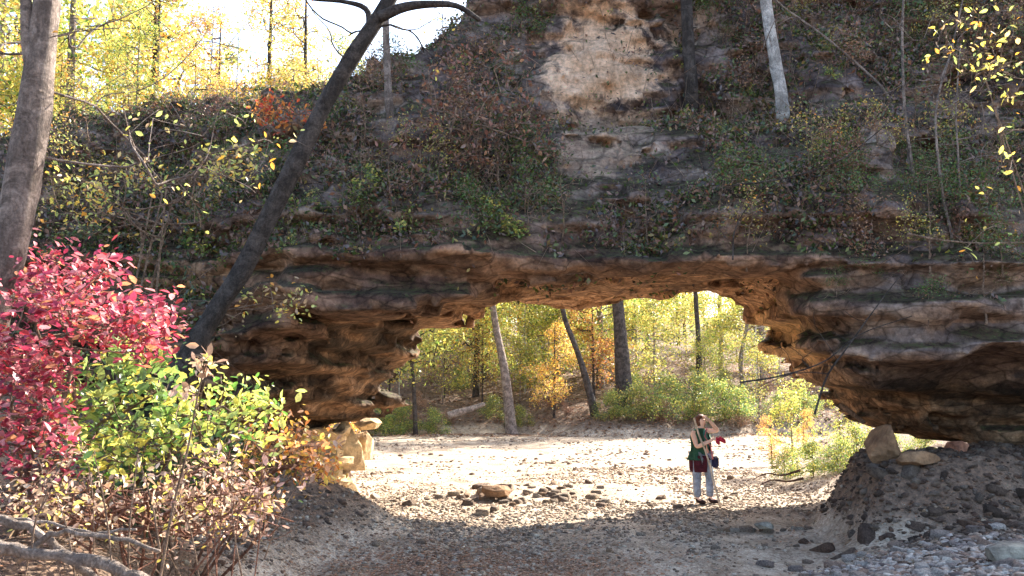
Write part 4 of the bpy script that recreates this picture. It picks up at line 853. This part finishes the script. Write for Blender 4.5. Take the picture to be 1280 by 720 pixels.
def stalk(path, D, r0, label, nl, lm, seed, ls=.06, tg=None, bark='twig'):
    r_ = rs(seed); P_ = [at(a, b, D) for a, b in path]; P_[0][2] = hz(P_[0][0], D) - .02 if abs(hz(P_[0][0], D) - P_[0][2]) < .5 else P_[0][2]
    tr = smoothpath(P_, 16); o0 = tr[0].copy(); root = thing('weed', label, 'weed', o0, group='tall stems in front of the left thicket'); g = Geo()
    T = np.zeros((0, 3)) if not tg else np.array([at(cx + rx * r_.normal() * .5, cy + ry * r_.normal() * .5, D + r_.uniform(-.2, .2)) for cx, cy, rx, ry, k in tg for _ in range(k)]) - o0
    _, tw = plant(r_, tr - o0, np.linspace(r0, r0 * .4, 16), T, .0025, g=g, tside=7, rough=.05); link('stem', g.mesh('stem', True), M[bark], root)
    if nl:
        src = tw if len(tw) else (tr - o0)[8:]; c = Geo(); i = r_.randint(len(src), size=nl); leaves(c, r_, src[i] + r_.normal(size=(nl, 3)) * .025, ls, .2, 6); link('foliage', c.mesh('foliage'), M[lm], root)
stalk([(198, 735), (215, 640), (235, 560), (248, 490), (262, 440)], 4.9, .009, 'tallest brown weed stem with curled dead leaves at its tip', 60, 'dried', 321, .06, [(255, 450, 16, 14, 6), (235, 490, 10, 8, 4), (280, 455, 10, 8, 3)])
stalk([(160, 740), (162, 660), (172, 570)], 4.7, .007, 'straight pale stem right of the fallen logs', 0, None, 322)
stalk([(200, 690), (190, 630), (172, 568)], 4.9, .007, 'stem leaning left from the base of the tallest weed', 8, 'dried', 323)
stalk([(142, 735), (135, 660), (125, 600), (118, 570)], 4.6, .006, 'pale thin stem left of the straight one', 12, 'lime', 324, .05, [(115, 575, 10, 10, 3)])
stalk([(225, 735), (270, 680), (320, 610), (345, 560)], 4.9, .006, 'reddish stem arching right over the bare ground', 25, 'dried', 325, .045, [(330, 610, 20, 30, 8)], 'twig_red')
stalk([(38, 700), (45, 650), (65, 612)], 4.6, .007, 'short stem rising above the left end of the logs', 0, None, 326)
stalk([(395, 565), (402, 550), (410, 545)], 7.8, .004, 'single green leaf sprig beside the sunlit pillar', 5, 'lime', 327, .09)
for i, (a, b) in enumerate((((95, 730), (60, 590)), ((20, 740), (85, 560)), ((250, 730), (215, 600)), ((305, 735), (290, 575)), ((180, 735), (230, 590)), ((330, 700), (385, 585)), ((120, 700), (100, 545)))):
    stalk([a, ((a[0] + b[0]) / 2 + (-1) ** i * 6, (a[1] + b[1]) / 2), b], 4.7 + .12 * i, .005, f'thin bare stem rising {["left of the first log end", "across the logs to the right", "just behind the tallest weed", "right of the tallest weed", "leaning right past the tallest weed", "at the right edge of the thicket", "from the middle of the logs"][i]}', 14, 'dried', 340 + i, .035, [(b[0], b[1] + 15, 16, 20, 6)])
# fallen logs
for lab, path, D, r0, r1 in (('thick bleached log lying at the lower left corner', [(-60, 668), (30, 690), (110, 700), (182, 728)], 4.6, .034, .03), ('shorter bleached log crossing behind the thick one', [(-40, 640), (40, 662), (75, 690), (130, 730)], 4.75, .026, .02),
                             ('forked grey stick on top of the logs', [(20, 700), (70, 668), (140, 672), (200, 690)], 4.65, .018, .01), ('thin pale stick at the left edge above the logs', [(-20, 655), (40, 650), (110, 664), (170, 662)], 4.8, .012, .007)):
    tr = smoothpath([at(a, b, D) for a, b in path], 18); tr += rs(len(lab)).normal(size=tr.shape) * .006; g = Geo(); tube(g, tr, np.linspace(r0, r1, 18), 10, .3)
    tag(link('log' if 'log ' in lab or 'log l' in lab else 'stick', g.mesh('log', True), M['wood_bleached']), lab, 'log' if r0 > .03 else 'stick')
rng = rs(55); g = Geo()
for i in range(260):
    x, y = rng.uniform(-4.2, -1.0), rng.uniform(3.6, 7.5)
    if hz(x, y) < .2: continue
    p = np.array(gb(x, y)) + [0, 0, rng.uniform(.01, .18)]; a = rng.uniform(0, 6.28); L = rng.uniform(.2, .9); d = np.array([math.cos(a), math.sin(a), rng.normal(0, .22)]); tube(g, [p, p + d * L * .5 + rng.normal(size=3) * .03, np.array(gb(*(p + d * L)[:2])) + [0, 0, .03]], [.0045, .004, .002], 4)
tag(link('twig_litter', g.mesh('twig_litter'), M['twig']), 'thin broken twigs littering the left bank', 'twigs', kind='stuff')
# roots on the right bank in the sun
g = Geo()
for path in ([(940, 600), (958, 592), (978, 594), (1000, 588)], [(950, 606), (966, 600), (984, 602), (1004, 598)]):
    tr = smoothpath([at(a, b, 17.2) for a, b in path], 12); tube(g, tr, np.linspace(.008, .024, 12), 7, .3)
tag(link('tree_root', g.mesh('tree_root', True), M['twig_red']), 'reddish exposed roots reaching from the right bank onto the sand', 'roots')
g = Geo(); tube(g, smoothpath([at(1050, 506, 17), at(1064, 516, 16.8), at(1080, 528, 16.6)], 10), .045, 8, .3)
tag(link('log', g.mesh('log', True), M['twig']), 'short brown log propped behind the wedged boulder', 'log')
# driftwood on far bank
g = Geo(); tube(g, smoothpath([at(560, 520, 45.2), at(585, 512, 45.4), at(605, 505, 45.6)], 10), np.linspace(.2, .12, 10), 8, .3)
tag(link('log', g.mesh('log', True), M['wood_bleached']), 'pale fallen log on the far bank left of the grey trunk', 'log')

# ------------------------------------------------------------------ hiker
def skin(name, verts, edges, radii, lvl=2, parent=None, m=None, n_smooth=True):
    me = bpy.data.meshes.new(name + '_src'); me.from_pydata([tuple(v) for v in verts], edges, []); me.update()
    o = bpy.data.objects.new(name, me); C.objects.link(o)
    md = o.modifiers.new('skin', 'SKIN'); md.use_smooth_shade = True
    if not me.skin_vertices: 
        pass
    for i, r_ in enumerate(radii):
        sv = me.skin_vertices[0].data[i]; rr = r_ if isinstance(r_, tuple) else (r_, r_); sv.radius = rr; sv.use_root = (i == 0)
    s = o.modifiers.new('sub', 'SUBSURF'); s.levels = s.render_levels = lvl
    bpy.context.view_layer.update(); dg = bpy.context.evaluated_depsgraph_get(); nm = bpy.data.meshes.new_from_object(o.evaluated_get(dg)); nm.name = name
    bpy.data.objects.remove(o); 
    for p_ in nm.polygons: p_.use_smooth = True
    nm.materials.clear()
    return nm
def plain(name, c, rough=.85, bumpy=0):
    m, t, out = mat(name); tc = N_(t, 'ShaderNodeTexCoord'); n = noise(t, tc.outputs['Object'], 9, 6, .65, .5)
    col = mixc(t, 1.0, c, ramp(t, n, [(.35, (.6,) * 3), (.65, (1.25,) * 3)]), 'MULTIPLY'); finish(t, out, col, bump(t, n, .05, .9), rough); return m
SK = plain('skin_tone', (.85, .56, .42), .6); SK.node_tree.nodes['Bump'].inputs['Distance'].default_value = .003
for n_ in SK.node_tree.nodes:
    if n_.type == 'VALTORGB': n_.color_ramp.elements[0].color = (.9, .86, .84, 1); n_.color_ramp.elements[1].color = (1.08, 1.05, 1.03, 1)
VE = plain('vest_green', (.025, .085, .05)); SH = plain('shirt_teal', (.06, .22, .17)); MA = plain('cloth_maroon', (.07, .012, .02)); JE = plain('denim', (.27, .31, .38)); HA = plain('hair_brown', (.13, .05, .03), .6); BO = plain('boot_leather', (.04, .02, .018), .6)
RC = plain('cloth_red', (.62, .04, .07)); BK = plain('bag_navy', (.03, .03, .07)); ST = plain('strap_pink', (.55, .2, .2)); SW = plain('stick_wood', (.66, .52, .38))
hp = at(879, 628, 17.6); hp[2] = hz(hp[0], 17.6)
hk = thing('person', 'hiker in green vest and pale jeans, one hand at brow, holding a walking stick', 'person', hp)
A = np.array
fw = A([.66, -.75, 0]); rt = A([-.75, -.66, 0])       # facing, its right side
hip = A([-.02, 0, .93]); rs_, ls_ = A([-.19, -.1, 1.36]), A([.12, .11, 1.385]); neck = A([-.02, 0, 1.43]); hd = A([.0, -.02, 1.585])
rE, rW = A([-.16, -.3, 1.1]), A([.1, -.43, 1.235]); lE, lW = A([.33, .02, 1.40]), A([.13, -.13, 1.60])
rhip, lhip = A([-.11, -.05, .88]), A([.09, .06, .88]); rK, rA = A([-.125, -.06, .5]), A([-.11, -.02, .09]); lK, lA = A([.15, .04, .5]), A([.15, .06, .09])
V = [hip, A([-.03, 0, 1.1]), A([-.03, 0, 1.28]), neck, A([-.01, -.005, 1.5]), hd, A([0, -.01, 1.64]), rs_, rE, (rE + rW) / 2, rW, ls_, lE, (lE + lW) / 2, lW, rhip, rK, A([-.12, -.03, .28]), rA, rA + fw * .14 - [0, 0, .05], lhip, lK, A([.15, .06, .28]), lA, lA + A([.8, -.5, 0]) * .15 - [0, 0, .05]]
E = [(0, 1), (1, 2), (2, 3), (3, 4), (4, 5), (5, 6), (2, 7), (7, 8), (8, 9), (9, 10), (2, 11), (11, 12), (12, 13), (13, 14), (0, 15), (15, 16), (16, 17), (17, 18), (18, 19), (0, 20), (20, 21), (21, 22), (22, 23), (23, 24)]
Rr = [(.16, .13), (.16, .13), (.16, .12), .06, .055, (.082, .095), .075, .062, .045, .042, .027, .062, .045, .042, .027, .1, .065, .055, .042, .035, .1, .065, .055, .042, .035]
def hand(V, E, Rr, wi, W, d, side, curl):
    """five fingers from the wrist: palm vertex then short chains"""
    d = d / np.linalg.norm(d); side = side / np.linalg.norm(side); nrm = np.cross(d, side)
    V.append(W + d * .05); Rr.append((.03, .016)); E.append((wi, len(V) - 1)); pi_ = len(V) - 1
    return pi_, nrm
pr_, nr_ = hand(V, E, Rr, 10, rW, rW - rE, A([0, -.3, 1]), .5); pl_, nl_ = hand(V, E, Rr, 14, lW, A([-.6, -.25, .55]), A([.5, 0, .8]), .4)
body = skin('person_body', V, E, Rr, 2); bv = np.zeros(len(body.vertices) * 3); body.vertices.foreach_get('co', bv); bv = bv.reshape(-1, 3)
# face: shift the head surface for nose, brow, eye sockets, mouth, chin
hc = A([0, -.015, 1.59]); rel = bv - hc; hm = (bv[:, 2] > 1.5) & (np.linalg.norm(rel[:, :2], axis=1) < .16)
fx = rel @ fw; sxx = rel @ rt; szz = rel[:, 2]; front = np.clip(fx / .08, 0, 1)
dsp = .028 * np.exp(-(sxx / .016) ** 2 - ((szz + .015) / .025) ** 2) + .01 * np.exp(-(sxx / .03) ** 2 - ((szz + .085) / .02) ** 2) - .01 * np.exp(-((np.abs(sxx) - .03) / .015) ** 2 - ((szz - .012) / .012) ** 2)
bv += fw * (dsp * front * hm)[:, None]; body.vertices.foreach_set('co', bv.ravel())
bm = bmesh.new(); bm.from_mesh(body); gq = Geo()
def fingers(W, d, side, curlv, th):
    d = d / np.linalg.norm(d); side = side - d * side.dot(d); side /= np.linalg.norm(side)
    for i, L in enumerate((.062, .072, .068, .052)):
        b_ = W + d * .075 + side * (.03 - .02 * i); m1 = b_ + d * L * .5 + curlv * L * .2; tube(gq, [W + d * .04 + side * (.02 - .013 * i), b_, m1, m1 + d * L * .2 + curlv * L * .45, m1 + curlv * L * .8], [.009, .0095, .009, .008, .007], 6)
    b_ = W + d * .02 + side * .025; tube(gq, [b_, b_ + side * .03 + d * .02, b_ + side * .035 + d * .05 + curlv * .012], [.012, .011, .008], 6)
fingers(rW, rW - rE, A([-.2, .1, 1.]), A([.3, .9, -.2]), 0); fingers(lW, A([-.6, -.25, .55]), A([-.4, -.6, -.5]), A([-.7, .5, .1]), 0)
gm = gq.mesh('f', True); bm.from_mesh(gm); bm.to_mesh(body); bm.free()
for p_ in body.polygons: p_.use_smooth = True
link('body', body, SK, hk)
def feat(name, c, r, m, sq=(1, 1, 1)):
    v = iv2 * r * A(sq); B_ = np.stack([rt, fw, A([0, 0, 1])], 0); link(name, mkmesh(name, v @ B_ + c, None, it2, True), m, hk)
EW = plain('eye_dark', (.02, .015, .012), .4); LP = plain('lip', (.5, .16, .14), .5)
for s in (1, -1): feat('eye', hc + fw * .086 + rt * .03 * s + A([0, 0, .012]), .011, EW, (1.2, .6, .7))
for s in (1, -1): feat('ear', hc + rt * .09 * s + A([0, 0, -.01]), .026, SK, (.35, .7, 1.1))
feat('mouth', hc + fw * .092 + A([0, 0, -.052]), .018, LP, (1.2, .4, .35))
# hair
v = iv5.copy(); v = v * A([.103, .118, .108]); v = v * (1 + .05 * vn(v[:, 0], v[:, 1], v[:, 2], .03, 9)[:, None]); k = v[:, 1] > .035
B_ = np.stack([rt, fw, A([0, 0, 1])], 0); zz_ = v[:, 2]
v[:, 1] = np.where((v[:, 1] > .03) & (zz_ < .055), .03 + (v[:, 1] - .03) * .1, v[:, 1]); v[:, 2] = np.where((zz_ < 0), zz_ * 1.35, zz_)
link('hair', mkmesh('hair', v @ B_ + hc + A([0, 0, .02]) - fw * .018, None, it5, True), HA, hk)
def loft(rings, n=28, wr=.012, seed=1):
    """rings: (centre, rx along rt, ry along fw, z)"""
    Vv = []; a = np.linspace(0, 2 * math.pi, n, endpoint=False)
    for i, (cx, cy, z, rx, ry) in enumerate(rings):
        w = 1 + wr / .1 * .5 * vn(np.cos(a) * 2, np.sin(a) * 2, z * 4, .6, seed); Vv.append(A([cx, cy, z]) + (np.cos(a) * rx * w)[:, None] * rt + (np.sin(a) * ry * w)[:, None] * fw)
    m_ = len(rings); i = np.arange(m_ - 1)[:, None] * n; j = np.arange(n)[None]; q = np.stack([i + j, i + (j + 1) % n, i + n + (j + 1) % n, i + n + j], -1).reshape(-1, 4)
    return np.concatenate(Vv), q, a
# shirt under the vest, closed
v, q, a = loft([(-.03, 0, .95, .19, .15), (-.03, 0, 1.1, .19, .16), (-.03, 0, 1.25, .2, .15), (-.03, 0, 1.36, .17, .11), (-.02, 0, 1.43, .085, .075), (-.02, 0, 1.45, .07, .065)]); link('shirt', mkmesh('shirt', v, q, None, True), SH, hk)
v, q, a = loft([(-.04, 0, .84, .25, .2), (-.04, 0, .95, .235, .19), (-.03, 0, 1.1, .22, .18), (-.03, 0, 1.25, .235, .165), (-.03, 0, 1.345, .225, .12), (-.03, 0, 1.41, .14, .095), (-.02, 0, 1.44, .08, .08)], wr=.05, seed=4)
keep = ~((np.abs(a[q[:, 0] % 28] - math.pi / 2) < .34)); link('vest', mkmesh('vest', v, q[keep], None, True), VE, hk)
v, q, a = loft([(-.03, 0, .61, .215, .16), (-.03, 0, .7, .225, .17), (-.03, 0, .84, .215, .175), (-.03, 0, .93, .2, .16)], wr=.06, seed=7); keep = ~((np.abs(a[q[:, 0] % 28] - math.pi / 2) < .3) & (q[:, 0] < 56)); link('shirt_tail', mkmesh('shirt_tail', v, q[keep], None, True), MA, hk)
jv = [hip - [0, 0, .02], rhip, rK, A([-.12, -.03, .28]), rA + [0, 0, .02], lhip, lK, A([.15, .06, .28]), lA + [0, 0, .02]]
link('jeans', skin('jeans', jv, [(0, 1), (1, 2), (2, 3), (3, 4), (0, 5), (5, 6), (6, 7), (7, 8)], [(.17, .14), .118, .088, .08, .074, .118, .088, .08, .074], 2), JE, hk)
for An, dr in ((rA, fw), (lA, A([.8, -.5, 0]))):
    link('boot', skin('boot', [An + [0, 0, .03], An - [0, 0, .045], An + dr * .09 - [0, 0, .045], An + dr * .19 - [0, 0, .055]], [(0, 1), (1, 2), (2, 3)], [.055, .052, .048, .036], 2), BO, hk)
g = Geo(); tube(g, [ls_ + [0, -.05, .06], A([.02, -.2, 1.3]), A([.13, -.2, 1.1]), A([.17, -.16, .86])], .014, 6); link('strap', g.mesh('strap', True), ST, hk)
tag_bag = boulder_mesh = None
bm = bmesh.new(); bmesh.ops.create_cube(bm, size=1); bmesh.ops.scale(bm, vec=(.16, .1, .22), verts=bm.verts); bmesh.ops.bevel(bm, geom=bm.edges[:], offset=.03, segments=3, affect='EDGES'); bmm = bpy.data.meshes.new('bag'); bm.to_mesh(bmm); bm.free()
bo = link('shoulder_bag', bmm, BK, None, hp + A([.24, -.06, .8])); bo.rotation_euler = (0, 0, .6); tag(bo, 'small navy shoulder bag hanging at the hiker\'s hip', 'bag')
g = Geo(); n_ = 18
for i in range(7):
    a_ = rng.uniform(0, 6.28); p_ = A([.2, -.44, 1.24]); d_ = A([.09 * math.cos(a_) + .06, -.02, .05 * math.sin(a_) - .01])
    tube(g, [p_, p_ + d_ * .5 + [0, 0, .02], p_ + d_ + [.01, 0, -.02]], [.022, .035, .02], 8, .3)
tag(link('cap', g.mesh('cap', True), RC, None, hp), 'crumpled red cap held in the hiker\'s lower hand', 'cap')
sp = smoothpath([A([-.2, -.3, 1.66]), A([-.13, -.36, 1.35]), A([.0, -.45, .95]), A([.1, -.48, .5]), A([.22, -.5, 0])], 18); sp[-1][2] = hz(hp[0] + .22, hp[1] - .5) - hp[2]
sp2 = sp.copy(); g = Geo(); tube(g, sp2, np.linspace(.016, .022, 18), 7, .15); tag(link('walking_stick', g.mesh('walking_stick', True), SW, None, hp), 'tall pale walking stick held in front of the hiker', 'walking stick')
write_labels()
print('cliff plants', cnt, 'objects', len(bpy.data.objects))
